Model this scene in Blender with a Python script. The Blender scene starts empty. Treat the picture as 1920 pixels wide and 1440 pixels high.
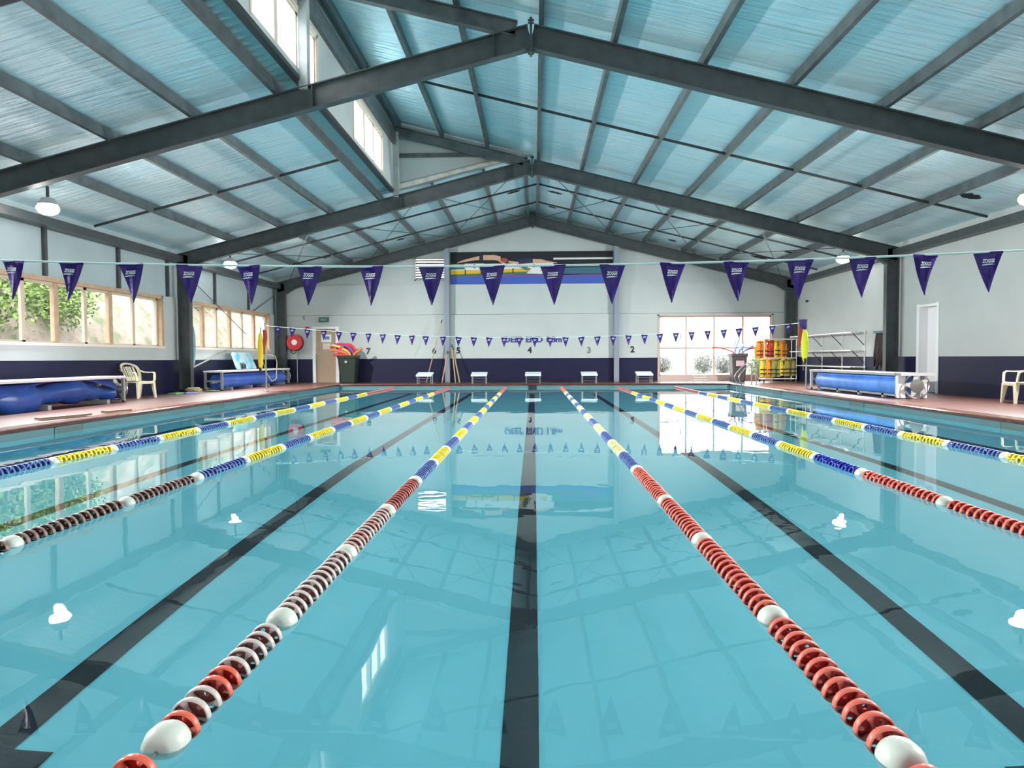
import bpy, bmesh, math, random
from mathutils import Vector, Matrix
random.seed(7)
C = bpy.context.scene.collection
SC = bpy.context.scene
PI = math.pi

# ------------------------------------------------------------------ camera
HC = 1.07                                   # eye height above the water (z = 0)
F, W, H = 1320.0, 1920, 1440
def set_camera():
    v = Vector(((1001 - 960) / F, (720 - 671) / F, -1.0)).normalized()
    u0 = Vector((-math.sin(0.0035), math.cos(0.0035), 0))
    up = (u0 - v * u0.dot(v)).normalized()
    r = v.cross(up)
    M = Matrix((r, v, up))                  # rows: world axes in camera coordinates
    cd = bpy.data.cameras.new('camera'); co = bpy.data.objects.new('camera', cd); C.objects.link(co)
    cd.sensor_width = 36; cd.sensor_fit = 'HORIZONTAL'; cd.lens = 36 * F / W
    cd.clip_start = 0.05; cd.clip_end = 300
    co.matrix_world = Matrix.Translation((0.03, 0, HC)) @ M.to_4x4()
    SC.camera = co
set_camera()

# ------------------------------------------------------------------ world, exposure
SKY = 3.2
wd = bpy.data.worlds.new('overcast_sky'); SC.world = wd; wd.use_nodes = True
bg = wd.node_tree.nodes['Background']
bg.inputs[0].default_value = (0.95, 0.975, 1.0, 1); bg.inputs[1].default_value = SKY
_n, _l = wd.node_tree.nodes, wd.node_tree.links             # overcast sky: brighter overhead than at the horizon
_tc = _n.new('ShaderNodeTexCoord'); _sx = _n.new('ShaderNodeSeparateXYZ'); _mr = _n.new('ShaderNodeMapRange')
_mr.inputs['From Min'].default_value = 0.03; _mr.inputs['From Max'].default_value = 0.38
_mr.inputs['To Min'].default_value = SKY; _mr.inputs['To Max'].default_value = SKY * 3
_l.new(_tc.outputs['Generated'], _sx.inputs[0]); _l.new(_sx.outputs['Z'], _mr.inputs['Value']); _l.new(_mr.outputs[0], bg.inputs[1])
vs = SC.view_settings
vs.view_transform = 'Standard'; vs.look = 'None'; vs.gamma = 1; vs.use_curve_mapping = False
vs.exposure = 0.52
cy = SC.cycles
cy.max_bounces = 12; cy.diffuse_bounces = 5; cy.glossy_bounces = 5; cy.transmission_bounces = 8; cy.transparent_max_bounces = 12
cy.sample_clamp_indirect = 5.0; cy.use_denoising = True; cy.blur_glossy = 0.3
cy.caustics_reflective = True; cy.caustics_refractive = True

LAMP_LENS = 13.0
LAMP_W = 800.0

# ------------------------------------------------------------------ materials
MATS = {}
def mat(name, col, rough=0.5, metal=0.0, var=0.0, vscale=4.0, bump=0.0, bscale=30.0, spec=0.5, stretch=None, emit=None):
    if name in MATS: return MATS[name]
    m = bpy.data.materials.new(name); m.use_nodes = True; nt = m.node_tree; N = nt.nodes; L = nt.links
    p = N['Principled BSDF']
    p.inputs['Base Color'].default_value = (*col, 1); p.inputs['Roughness'].default_value = rough
    p.inputs['Metallic'].default_value = metal; p.inputs['Specular IOR Level'].default_value = spec
    if emit:
        p.inputs['Emission Color'].default_value = (*col, 1); p.inputs['Emission Strength'].default_value = emit
    if var or bump:
        tc = N.new('ShaderNodeNewGeometry'); src = tc.outputs['Position']
        if stretch:
            mp = N.new('ShaderNodeMapping'); mp.inputs['Scale'].default_value = stretch; L.new(src, mp.inputs[0]); src = mp.outputs[0]
    if var:
        n = N.new('ShaderNodeTexNoise'); n.inputs['Scale'].default_value = vscale; n.inputs['Detail'].default_value = 6
        L.new(src, n.inputs['Vector'])
        mr = N.new('ShaderNodeMapRange'); mr.inputs['From Min'].default_value = 0.3; mr.inputs['From Max'].default_value = 0.7
        mr.inputs['To Min'].default_value = 1 - var; mr.inputs['To Max'].default_value = 1 + var
        L.new(n.outputs['Fac'], mr.inputs['Value'])
        mx = N.new('ShaderNodeMix'); mx.data_type = 'RGBA'; mx.blend_type = 'MULTIPLY'; mx.inputs[0].default_value = 1
        mx.inputs[6].default_value = (*col, 1); L.new(mr.outputs[0], mx.inputs[7]); L.new(mx.outputs[2], p.inputs['Base Color'])
    if bump:
        n2 = N.new('ShaderNodeTexNoise'); n2.inputs['Scale'].default_value = bscale; n2.inputs['Detail'].default_value = 4
        L.new(src, n2.inputs['Vector'])
        b = N.new('ShaderNodeBump'); b.inputs['Strength'].default_value = bump; b.inputs['Distance'].default_value = 0.01
        L.new(n2.outputs['Fac'], b.inputs['Height']); L.new(b.outputs[0], p.inputs['Normal'])
    MATS[name] = m
    return m

def foil_mat():
    m = bpy.data.materials.new('roof_foil'); m.use_nodes = True; nt = m.node_tree; N = nt.nodes; L = nt.links
    p = N['Principled BSDF']
    p.inputs['Metallic'].default_value = 0.4; p.inputs['Roughness'].default_value = 0.40
    g = N.new('ShaderNodeNewGeometry'); sx = N.new('ShaderNodeSeparateXYZ'); L.new(g.outputs['Position'], sx.inputs[0])
    n = N.new('ShaderNodeTexNoise'); n.inputs['Scale'].default_value = 0.9; n.inputs['Detail'].default_value = 5; L.new(g.outputs['Position'], n.inputs['Vector'])
    cr = N.new('ShaderNodeValToRGB'); e = cr.color_ramp.elements
    e[0].position = 0.3; e[0].color = (0.60, 0.85, 0.94, 1); e[1].position = 0.72; e[1].color = (0.76, 0.91, 0.95, 1)
    L.new(n.outputs['Fac'], cr.inputs[0])
    # lap joints of the foil rolls: a thin line every 1.35 m along the building, with finer cross lines
    def line(sock, period, width):
        a = N.new('ShaderNodeMath'); a.operation = 'PINGPONG'; a.inputs[1].default_value = period / 2; L.new(sock, a.inputs[0])
        b = N.new('ShaderNodeMath'); b.operation = 'LESS_THAN'; b.inputs[1].default_value = width; L.new(a.outputs[0], b.inputs[0])
        return b.outputs[0]
    l1 = line(sx.outputs['Y'], 1.31, 0.008); l2 = line(sx.outputs['X'], 0.47, 0.004)
    ad = N.new('ShaderNodeMath'); ad.operation = 'ADD'; L.new(l1, ad.inputs[0])
    h = N.new('ShaderNodeMath'); h.operation = 'MULTIPLY'; h.inputs[1].default_value = 0.35; L.new(l2, h.inputs[0]); L.new(h.outputs[0], ad.inputs[1])
    q = N.new('ShaderNodeMath'); q.operation = 'MULTIPLY'; q.inputs[1].default_value = 0.45; L.new(ad.outputs[0], q.inputs[0])
    mx = N.new('ShaderNodeMix'); mx.data_type = 'RGBA'; L.new(q.outputs[0], mx.inputs[0]); L.new(cr.outputs[0], mx.inputs[6]); mx.inputs[7].default_value = (0.16, 0.25, 0.29, 1)
    L.new(mx.outputs[2], p.inputs['Base Color'])
    # wrinkles: ripples crossing the building, 9 cm apart, broken up by noise
    mp = N.new('ShaderNodeMapping'); mp.inputs['Scale'].default_value = (0.9, 9.0, 1.0); L.new(g.outputs['Position'], mp.inputs[0])
    n2 = N.new('ShaderNodeTexNoise'); n2.inputs['Scale'].default_value = 1.3; n2.inputs['Detail'].default_value = 3; L.new(mp.outputs[0], n2.inputs['Vector'])
    n3 = N.new('ShaderNodeTexNoise'); n3.inputs['Scale'].default_value = 2.2; n3.inputs['Detail'].default_value = 3; L.new(g.outputs['Position'], n3.inputs['Vector'])
    am = N.new('ShaderNodeMath'); am.operation = 'ADD'; L.new(n2.outputs['Fac'], am.inputs[0]); L.new(n3.outputs['Fac'], am.inputs[1])
    b = N.new('ShaderNodeBump'); b.inputs['Strength'].default_value = 0.8; b.inputs['Distance'].default_value = 0.06
    L.new(am.outputs[0], b.inputs['Height']); L.new(b.outputs[0], p.inputs['Normal'])
    return m

def pane_mat():
    m = bpy.data.materials.new('window_glass'); m.use_nodes = True; nt = m.node_tree; N = nt.nodes; L = nt.links
    N.remove(N['Principled BSDF'])
    t = N.new('ShaderNodeBsdfTransparent'); t.inputs[0].default_value = (0.96, 0.97, 0.96, 1)
    gl = N.new('ShaderNodeBsdfGlossy'); gl.inputs['Roughness'].default_value = 0.02
    lw = N.new('ShaderNodeLayerWeight'); lw.inputs[0].default_value = 0.5
    pw = N.new('ShaderNodeMath'); pw.operation = 'POWER'; pw.inputs[1].default_value = 5; L.new(lw.outputs['Facing'], pw.inputs[0])
    fr = N.new('ShaderNodeMath'); fr.operation = 'MULTIPLY_ADD'; fr.inputs[1].default_value = 0.8; fr.inputs[2].default_value = 0.03; L.new(pw.outputs[0], fr.inputs[0])
    mx = N.new('ShaderNodeMixShader'); L.new(fr.outputs[0], mx.inputs[0]); L.new(t.outputs[0], mx.inputs[1]); L.new(gl.outputs[0], mx.inputs[2])
    L.new(mx.outputs[0], N['Material Output'].inputs[0])
    return m

def water_mat():
    m = bpy.data.materials.new('pool_water'); m.use_nodes = True; nt = m.node_tree; N = nt.nodes; L = nt.links
    N.remove(N['Principled BSDF'])
    g = N.new('ShaderNodeBsdfGlass'); g.inputs['IOR'].default_value = 1.333; g.inputs['Roughness'].default_value = 0.0
    g.inputs['Color'].default_value = (0.97, 1, 1, 1)
    ge = N.new('ShaderNodeNewGeometry')
    n = N.new('ShaderNodeTexNoise'); n.inputs['Scale'].default_value = 0.8; n.inputs['Detail'].default_value = 2; L.new(ge.outputs['Position'], n.inputs['Vector'])
    n2 = N.new('ShaderNodeTexNoise'); n2.inputs['Scale'].default_value = 5.0; n2.inputs['Detail'].default_value = 1; L.new(ge.outputs['Position'], n2.inputs['Vector'])
    a = N.new('ShaderNodeMath'); a.operation = 'MULTIPLY_ADD'; L.new(n2.outputs['Fac'], a.inputs[0]); a.inputs[1].default_value = 0.10; L.new(n.outputs['Fac'], a.inputs[2])
    b = N.new('ShaderNodeBump'); b.inputs['Strength'].default_value = 1.0; b.inputs['Distance'].default_value = 0.0032
    L.new(a.outputs[0], b.inputs['Height']); L.new(b.outputs[0], g.inputs['Normal'])
    L.new(g.outputs[0], N['Material Output'].inputs[0])
    return m

M_WHITE = mat('white_wall_lining', (0.47, 0.51, 0.505), 0.55, var=0.04, vscale=1.2)
M_NAVY = mat('navy_wall_paint', (0.010, 0.011, 0.042), 0.45, var=0.10, spec=.25)
M_STEEL = mat('grey_painted_steel', (0.055, 0.065, 0.070), 0.45, var=0.22, vscale=5)
M_STEEL2 = mat('grey_purlin_steel', (0.105, 0.122, 0.13), 0.42, metal=0.3, var=0.3, vscale=4)
M_DARK = mat('dark_steel', (0.028, 0.034, 0.04), 0.5)
M_FOIL = foil_mat(); M_PANE = pane_mat(); M_WATER = water_mat()
M_CORR = mat('corrugated_sheet', (0.35, 0.43, 0.45), 0.45, metal=0.4)
M_TIMBER = mat('peach_timber', (0.47, 0.33, 0.22), 0.45, var=0.12, vscale=6)
M_ALU = mat('cream_window_frame', (0.56, 0.47, 0.37), 0.4)
M_DECK = mat('terracotta_deck', (0.095, 0.034, 0.028), 0.42, spec=.8, var=0.14, vscale=3, bump=0.15, bscale=60)
M_COPING = mat('terracotta_coping', (0.125, 0.042, 0.028), 0.25, var=0.15, vscale=5)
M_TILE = mat('pool_waterline_tile', (0.10, 0.19, 0.21), 0.3, var=0.06)
M_POOL = mat('pool_paint', (0.26, 0.79, 0.92), 0.6, var=0.05, vscale=0.7)
M_LINE = mat('black_lane_paint', (0.010, 0.014, 0.022), 0.5)
M_PLASTIC_CREAM = mat('cream_plastic', (0.72, 0.66, 0.47), 0.4)
M_WHITEPAINT = mat('white_gloss_paint', (0.82, 0.83, 0.83), 0.35)
M_LILAC = mat('pale_lilac_paint', (0.74, 0.66, 0.72), 0.35)
M_GREY = mat('grey_metal', (0.42, 0.43, 0.42), 0.4, metal=0.3)
M_CHROME = mat('stainless_steel', (0.72, 0.72, 0.72), 0.18, metal=1.0)
M_BLACK = mat('black_rubber', (0.015, 0.015, 0.017), 0.5)
M_PURPLE = mat('purple_vinyl', (0.030, 0.009, 0.165), 0.35, spec=.3)
M_PRINT = mat('white_print', (0.85, 0.85, 0.88), 0.5)
M_CORD = mat('white_cord', (0.72, 0.85, 0.80), 0.5)
M_BLUECOVER = mat('blue_pool_cover', (0.055, 0.16, 0.62), 0.28, var=0.2, vscale=2.5, bump=0.4, bscale=9)
M_BLUECOVER2 = mat('dark_blue_pool_cover', (0.022, 0.070, 0.30), 0.3, var=0.2, vscale=2.5, bump=0.4, bscale=7)

# ------------------------------------------------------------------ mesh builder
class MB:
    def __init__(s): s.bm = bmesh.new(); s.mi = 0
    def face(s, vs, mi=None):
        try:
            f = s.bm.faces.new(vs); f.material_index = s.mi if mi is None else mi
            return f
        except ValueError: return None
    def poly(s, pts, mi=None): return s.face([s.bm.verts.new(p) for p in pts], mi)
    def box(s, x0, x1, y0, y1, z0, z1, mi=None):
        v = [s.bm.verts.new((x, y, z)) for x in (x0, x1) for y in (y0, y1) for z in (z0, z1)]
        for q in ((0,1,3,2),(4,6,7,5),(0,4,5,1),(2,3,7,6),(0,2,6,4),(1,5,7,3)): s.face([v[i] for i in q], mi)
        return s
    def loft(s, rings, mi=None, caps=True, closed=True):
        R = [[s.bm.verts.new(p) for p in r] for r in rings]
        n = len(R[0])
        for a, b in zip(R, R[1:]):
            for i in range(n if closed else n - 1):
                j = (i + 1) % n; s.face([a[i], a[j], b[j], b[i]], mi)
        if caps and closed: s.face(R[0][::-1], mi); s.face(R[-1], mi)
        return s
    def sweep(s, prof, p0, p1, side=None, mi=None):     # profile (a along side, b along up) extruded from p0 to p1
        p0, p1 = Vector(p0), Vector(p1); d = (p1 - p0).normalized()
        sd = Vector(side) if side else (d.cross(Vector((0,0,1))) if abs(d.z) < .99 else Vector((0,1,0)))
        sd = (sd - d * sd.dot(d)).normalized(); up = sd.cross(d)
        return s.loft([[p + sd * a + up * b for a, b in prof] for p in (p0, p1)], mi)
    def bar(s, p0, p1, w, h, side=None, mi=None):
        return s.sweep([(-w/2,-h/2),(w/2,-h/2),(w/2,h/2),(-w/2,h/2)], p0, p1, side, mi)
    def tube(s, pts, r, seg=8, mi=None, closed=False):
        pts = [Vector(p) for p in pts]; n = len(pts); rings = []
        rr = r if isinstance(r, (list, tuple)) else [r] * n
        t0 = None
        for i in range(n):
            a = pts[(i - 1) % n] if (closed or i > 0) else pts[i]; b = pts[(i + 1) % n] if (closed or i < n - 1) else pts[i]
            t = (b - a).normalized()
            if t0 is None:
                u = t.orthogonal().normalized()
            else:
                u = (u - t * u.dot(t)); u = u.normalized() if u.length > 1e-6 else t.orthogonal().normalized()
            t0 = t; w = t.cross(u)
            rings.append([pts[i] + (u * math.cos(k * 2 * PI / seg) + w * math.sin(k * 2 * PI / seg)) * rr[i] for k in range(seg)])
        if closed: rings.append(rings[0]); return s.loft(rings, mi, caps=False)
        return s.loft(rings, mi)
    def lathe(s, prof, c=(0,0,0), axis='Z', seg=20, mi=None, caps=True):   # prof: (radius, height)
        def P(r, h, t):
            a, b = r * math.cos(t), r * math.sin(t)
            q = {'Z': (a, b, h), 'Y': (b, h, a), 'X': (h, a, b)}[axis]
            return (c[0] + q[0], c[1] + q[1], c[2] + q[2])
        return s.loft([[P(max(r, 1e-4), h, k * 2 * PI / seg) for k in range(seg)] for r, h in prof], mi, caps)
    def prism(s, pts, off, mi=None):
        off = Vector(off); return s.loft([[Vector(p) for p in pts], [Vector(p) + off for p in pts]], mi)
    def blob(s, c, r, seg=12, rings=8, mi=None, f=None):
        R = []
        for i in range(rings + 1):
            th = PI * i / rings; row = []
            for k in range(seg):
                ph = 2 * PI * k / seg; d = Vector((math.sin(th) * math.cos(ph), math.sin(th) * math.sin(ph), math.cos(th)))
                m = f(d) if f else 1.0
                if i in (0, rings): d = Vector((1e-4 * math.cos(ph), 1e-4 * math.sin(ph), d.z))
                row.append(Vector(c) + Vector((d.x * r[0], d.y * r[1], d.z * r[2])) * m)
            R.append(row)
        return s.loft(R, mi)
    def mesh(s, name, mats, smooth=False):
        bmesh.ops.recalc_face_normals(s.bm, faces=s.bm.faces)
        me = bpy.data.meshes.new(name); s.bm.to_mesh(me); s.bm.free()
        for m in (mats if isinstance(mats, (list, tuple)) else [mats]): me.materials.append(m)
        if smooth:
            me.polygons.foreach_set('use_smooth', [True] * len(me.polygons))
        return me
    def build(s, name, mats, parent=None, smooth=False, bevel=0.0, world=True):
        return link(name, s.mesh(name, mats, smooth), parent, bevel, smooth, world)

def link(name, me, parent=None, bevel=0.0, smooth=False, world=True):
    o = bpy.data.objects.new(name, me); C.objects.link(o)
    if parent is not None:
        o.parent = parent
        if world: o.matrix_parent_inverse = parent_inv(parent)
    if bevel:
        b = o.modifiers.new('bevel', 'BEVEL'); b.width = bevel; b.segments = 2; b.limit_method = 'ANGLE'
    if smooth:
        e = o.modifiers.new('split', 'EDGE_SPLIT'); e.split_angle = math.radians(42)
    return o
def parent_inv(p):
    m = Matrix.Translation(p.location) @ p.rotation_euler.to_matrix().to_4x4()
    if p.parent is not None: m = p.parent.matrix_parent_inverse.inverted().inverted() @ m if False else m
    return m.inverted() if p.type == 'EMPTY' else Matrix.Identity(4)

def tag(o, label=None, cat=None, group=None, kind=None):
    if label: o['label'] = label
    if cat: o['category'] = cat
    if group: o['group'] = group
    if kind: o['kind'] = kind
    return o
def thing(name, label, cat, loc=(0,0,0), rz=0, group=None, kind=None):
    o = bpy.data.objects.new(name, None); C.objects.link(o); o.empty_display_size = 0.1
    o.location = loc; o.rotation_euler = (0, 0, rz)
    return tag(o, label, cat, group, kind)
def copy_tree(o, parent=None):
    c = o.copy(); C.objects.link(c)
    if parent is not None: c.parent = parent
    for ch in list(o.children): copy_tree(ch, c)
    return c
def struct(name, mb, mats, label, cat='building part', parent=None, **k):
    o = mb.build(name, mats, parent, **k)
    return tag(o, label, cat, kind='structure')

# text -> mesh
def text_mesh(name, txt, size, m, extrude=0.004, bold=0.0, shear=0.0, align='CENTER', width=None):
    cu = bpy.data.curves.new('txt', 'FONT'); cu.body = txt; cu.size = size; cu.extrude = extrude; cu.offset = bold; cu.shear = shear
    cu.align_x = align; cu.align_y = 'CENTER'; cu.resolution_u = 4
    ob = bpy.data.objects.new('txt', cu); C.objects.link(ob)
    dg = bpy.context.evaluated_depsgraph_get(); dg.update()
    me = bpy.data.meshes.new_from_object(ob.evaluated_get(dg)); me.name = name
    bpy.data.objects.remove(ob); bpy.data.curves.remove(cu)
    xs = [v.co.x for v in me.vertices]
    if width and xs:
        k = width / (max(xs) - min(xs))
        for v in me.vertices: v.co.x *= k
    # upright, facing -Y
    for v in me.vertices: v.co = Vector((v.co.x, -v.co.z, v.co.y))
    me.materials.clear(); me.materials.append(m)
    return me

# ------------------------------------------------------------------ dimensions
DZ = 0.137                       # deck level above the water
XL, XR = -10.1, 10.1             # inner wall faces
YB, YE = -6.0, 27.45             # back wall, end wall
PX0, PX1, PY0, PY1 = -7.0, 7.0, 0.2, 25.2
SL = 0.252                       # roof slope
RB0 = 6.14                       # underside of the rafters at the ridge
RD = 0.40                        # rafter depth
def rb(x): return RB0 - SL * abs(x)
def roof(x): return RB0 + RD + 0.20 - SL * abs(x)
def roof_r(x): return RB0 + RD + 0.20 - SL * x          # right plane carried on past the ridge
XC = -3.85                       # clerestory wall
FRAMES = (-3.9, 3.95, 11.8, 19.65, 27.28)
Y2 = 19.65

# ------------------------------------------------------------------ floor, pool
mb = MB()
for a in ((-10.4, PX0 - .05, YB - .3, YE + .3), (PX1 + .05, 10.4, YB - .3, YE + .3), (PX0 - .05, PX1 + .05, YB - .3, PY0 - .05), (PX0 - .05, PX1 + .05, PY1 + .05, YE + .3)):
    mb.box(*a, -0.25, DZ)
struct('floor', mb, M_DECK, 'terracotta coloured pool deck all round the pool', 'floor')

mb = MB()                         # bullnose coping, one ring
cw, ov, t0, t1 = 0.26, 0.035, 0.085, DZ + 0.014
prof = [(-ov, t0 + .02), (-ov - .008, t0 + .035), (-ov, t1 - .012), (-ov + .02, t1), (cw, t1), (cw, t0), (-ov + .02, t0)]
rings = []
for cx, cyy, sx, sy in ((PX0, PY0, -1, -1), (PX1, PY0, 1, -1), (PX1, PY1, 1, 1), (PX0, PY1, -1, 1)):
    rings.append([(cx + sx * a, cyy + sy * a, b) for a, b in prof])
mb.loft(rings + [rings[0]], caps=False)
struct('trim_1', mb, M_COPING, 'rounded reddish brown coping along the pool edge', 'pool edge')

def depth(y): return -0.97 if y < 8 else -0.97 - 0.83 * min(1.0, (y - 8) / 14.0)
mb = MB()
ys = [PY0, 8, 12, 17, 22, PY1]
for a, b in zip(ys, ys[1:]):
    mb.poly([(PX0, a, depth(a)), (PX1, a, depth(a)), (PX1, b, depth(b)), (PX0, b, depth(b))], 0)
    for x in (PX0, PX1):
        mb.poly([(x, a, depth(a)), (x, b, depth(b)), (x, b, -0.16), (x, a, -0.16)], 0)
        mb.poly([(x, a, -0.16), (x, b, -0.16), (x, b, DZ - .01), (x, a, DZ - .01)], 1)
for y in (PY0, PY1):
    mb.poly([(PX0, y, depth(y)), (PX1, y, depth(y)), (PX1, y, -0.16), (PX0, y, -0.16)], 0)
    mb.poly([(PX0, y, -0.16), (PX1, y, -0.16), (PX1, y, DZ - .01), (PX0, y, DZ - .01)], 1)
ex = 0.004
for k in range(7):                # black lane lines with a crossbar at each end
    x = -6.03 + 2 * k; w = 0.075
    yl = [2.57, 8, 12, 17, 22, 23.2]
    for a, b in zip(yl, yl[1:]):
        mb.poly([(x - w, a, depth(a) + ex), (x + w, a, depth(a) + ex), (x + w, b, depth(b) + ex), (x - w, b, depth(b) + ex)], 2)
    for y in (2.57, 23.2):
        mb.poly([(x - .23, y - .15, depth(y) + ex), (x + .23, y - .15, depth(y) + ex), (x + .23, y, depth(y) + ex), (x - .23, y, depth(y) + ex)], 2)
mb.poly([(-.17, PY1 - ex, -1.3), (.13, PY1 - ex, -1.3), (.13, PY1 - ex, .09), (-.17, PY1 - ex, .09)], 2)
pool = mb.build('pool_basin', [M_POOL, M_TILE, M_LINE]); tag(pool, 'turquoise pool basin with black lane lines on its floor', 'pool', kind='structure')
mb = MB(); mb.poly([(PX0, PY0, 0), (PX1, PY0, 0), (PX1, PY1, 0), (PX0, PY1, 0)])
wat = mb.build('pool_water', M_WATER); tag(wat, 'still clear water filling the swimming pool', 'water', kind='stuff')
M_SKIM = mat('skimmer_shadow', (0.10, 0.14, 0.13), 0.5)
n = 0
for x, sg, side in ((PX0, 1, 'left'), (PX1, -1, 'right')):
    for y, w in ((10.4, 'nearest'), (15.4, 'middle'), (20.4, 'farthest')):
        t = thing('pool_skimmer', f'{w} dark overflow opening in the {side} pool wall just above the water', 'overflow opening', (x, y, 0), 0, 'overflow openings in the pool walls')
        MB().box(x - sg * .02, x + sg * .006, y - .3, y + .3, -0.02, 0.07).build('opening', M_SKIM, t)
        f = MB()
        for q in ((-.33, -.3), (.3, .33)): f.box(x - sg * .02, x + sg * .012, y + q[0], y + q[1], -0.03, .082)
        f.box(x - sg * .02, x + sg * .012, y - .33, y + .33, .07, .083)
        f.build('frame', M_TILE, t)

# ------------------------------------------------------------------ walls
def wall_x(name, x0, x1, ylo, yhi, zlo, ztop, holes, band, label, mats, zcuts=()):
    ys = sorted({ylo, yhi, *[h[0] for h in holes], *[h[1] for h in holes]}); zs = sorted({zlo, ztop, *band, *zcuts, *[h[2] for h in holes], *[h[3] for h in holes]})
    mb = MB()
    for a, b in zip(ys, ys[1:]):
        for c, d in zip(zs, zs[1:]):
            if any(h[0] <= a and b <= h[1] and h[2] <= c and d <= h[3] for h in holes): continue
            mb.box(x0, x1, a, b, c, d, 1 if d <= band[0] + 1e-6 else 0)
    return struct(name, mb, mats, label, 'wall')
NB = 1.06
WA = (11.95, 18.95, 1.42, 2.76); WB = (20.62, 26.72, 1.42, 2.76); WP = (4.2, 11.6, 1.42, 2.76)
wall_x('wall_left', XL - .30, XL, YB - .3, YE + .3, DZ - .2, 2.80, [WA, WB, WP], (NB,), 'left side wall with white lining above a navy band', [M_WHITE, M_NAVY])
M_BLUEWHITE = mat('pale_blue_wall_sheet', (0.38, 0.46, 0.485), 0.5, var=0.05, vscale=1.5)
wall_x('wall_left_upper', XL - .30, XL - .05, YB - .3, YE + .3, 2.80, 4.22, [], (2.80,), 'pale blue sheeting high on the left wall above the windows', [M_BLUEWHITE, M_NAVY])
D2 = (17.95, 18.75, DZ, 2.36)
wall_x('wall_right', XR, XR + .30, YB - .3, YE + .3, DZ - .2, 4.22, [D2], (NB,), 'right side wall, white above a navy band', [M_WHITE, M_NAVY])

def wall_y(name, y0, y1, xs_, holes, top, label, mats, zb, extra=()):
    mb = MB(); zs = sorted({DZ - .2, NB, zb, *[h[2] for h in holes], *[h[3] for h in holes], *extra}); xs = sorted({*xs_, *[h[0] for h in holes], *[h[1] for h in holes]})
    for a, b in zip(xs, xs[1:]):
        for c, d in zip(zs, zs[1:]):
            if any(h[0] <= a and b <= h[1] and h[2] <= c and d <= h[3] for h in holes): continue
            mb.box(a, b, y0, y1, c, d, 1 if d <= NB + 1e-6 else 0)
    for a, b in zip(xs, xs[1:]):                                   # sloping gable top
        mb.prism([(a, y0, zb), (b, y0, zb), (b, y0, top(b)), (a, y0, top(a))], (0, y1 - y0, 0), 0)
    return struct(name, mb, mats, label, 'wall')
WE = (4.88, 9.18, .34, 2.66); VT = (-4.62, -3.42, 4.10, 5.00); DR = (-8.56, -7.72, DZ - .2, 2.26)
# the lining in front, below 3.95 m; the gable sheeting set back behind it
mb = MB(); hol = [WE, DR]
xs = sorted({-10.15, 10.1, 6.1, *[h[0] for h in hol], *[h[1] for h in hol]}); zs = sorted({DZ - .2, NB, 2.78, 3.94, WE[2], WE[3], DR[3]})
for a, b in zip(xs, xs[1:]):
    for c, d in zip(zs, zs[1:]):
        if any(h[0] <= a and b <= h[1] and h[2] <= c and d <= h[3] for h in hol): continue
        back = 0.03 if (c >= 2.78 - 1e-6) else 0.0
        mb.box(a, b, YE + back, YE + .3, c, d - (0.012 if back == 0 and d == 2.78 else 0), 1 if d <= NB + 1e-6 else 0)
struct('wall_end', mb, [M_WHITE, M_NAVY], 'far end wall, white lining above a navy band', 'wall')
mb = MB(); xs = sorted({-10.4, VT[0], VT[1], 0.0, 10.4})
for a, b in zip(xs, xs[1:]):
    if a == VT[0]:
        mb.box(a, b, YE + .12, YE + .3, 3.93, VT[2]); lo = VT[3]
    else: lo = 3.93
    mb.prism([(a, YE + .12, lo), (b, YE + .12, lo), (b, YE + .12, max(lo, roof(b) + .03)), (a, YE + .12, max(lo, roof(a) + .03))], (0, .18, 0))
struct('wall_gable', mb, M_WHITE, 'gable sheeting at the top of the far end wall', 'wall')
WK = [(-8.6, -5.2, DZ, 2.6), (-3.4, 3.4, DZ, 2.6), (5.2, 8.6, DZ, 2.6)]  # glazing added in the unseen back wall to bring in daylight
wall_y('wall_back', YB - .3, YB, (-10.4, 0.0, 10.4), WK, lambda x: roof_r(x) + .03 if XC < x <= 0 else roof(x) + .03, 'wall behind the near end of the pool', [M_WHITE, M_NAVY], 3.9)

# ------------------------------------------------------------------ roof lining
def strip(mb, xa, xb, y0, y1, fn, nx=10, ny=40, sag=0.0, th=0.05):
    top = []; g = [[mb.bm.verts.new((xa + (xb - xa) * i / nx, y0 + (y1 - y0) * j / ny, fn(xa + (xb - xa) * i / nx) - (sag * math.sin(PI * ((i % 4) / 4)) ** 2 if sag else 0))) for j in range(ny + 1)] for i in range(nx + 1)]
    for i in range(nx):
        for j in range(ny): mb.face([g[i][j], g[i + 1][j], g[i + 1][j + 1], g[i][j + 1]])
    v = [mb.bm.verts.new((x, y, fn(x) + th)) for x in (xa, xb) for y in (y0, y1)]
    mb.face([v[0], v[1], v[3], v[2]])
mb = MB(); strip(mb, XC, 10.3, YB - .2, Y2 + .25, roof_r); strip(mb, 0, 10.3, Y2 + .25, YE + .25, roof_r)
struct('ceiling_right', mb, M_FOIL, 'pale blue foil lining under the right roof slope', 'ceiling')
mb = MB(); strip(mb, -10.3, -4.28, YB - .2, Y2 + .25, roof); strip(mb, -10.3, 0, Y2 + .25, YE + .25, roof)
struct('ceiling_left', mb, M_FOIL, 'pale blue foil lining under the left roof slope', 'ceiling')
mb = MB()                         # bare corrugated sheet beside the clerestory
yy = YB - .2; prev = None
while yy < Y2 + .25:
    z = 0.026 * math.sin(2 * PI * yy / 0.19); cur = [mb.bm.verts.new((x, yy, roof(x) + .03 + z)) for x in (-4.36, XC - .02)]
    if prev: mb.face([prev[0], prev[1], cur[1], cur[0]])
    prev = cur; yy += 0.19 / 6
struct('ceiling_soffit', mb, M_CORR, 'bare corrugated roof sheet below the high windows', 'ceiling', smooth=True)

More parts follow.
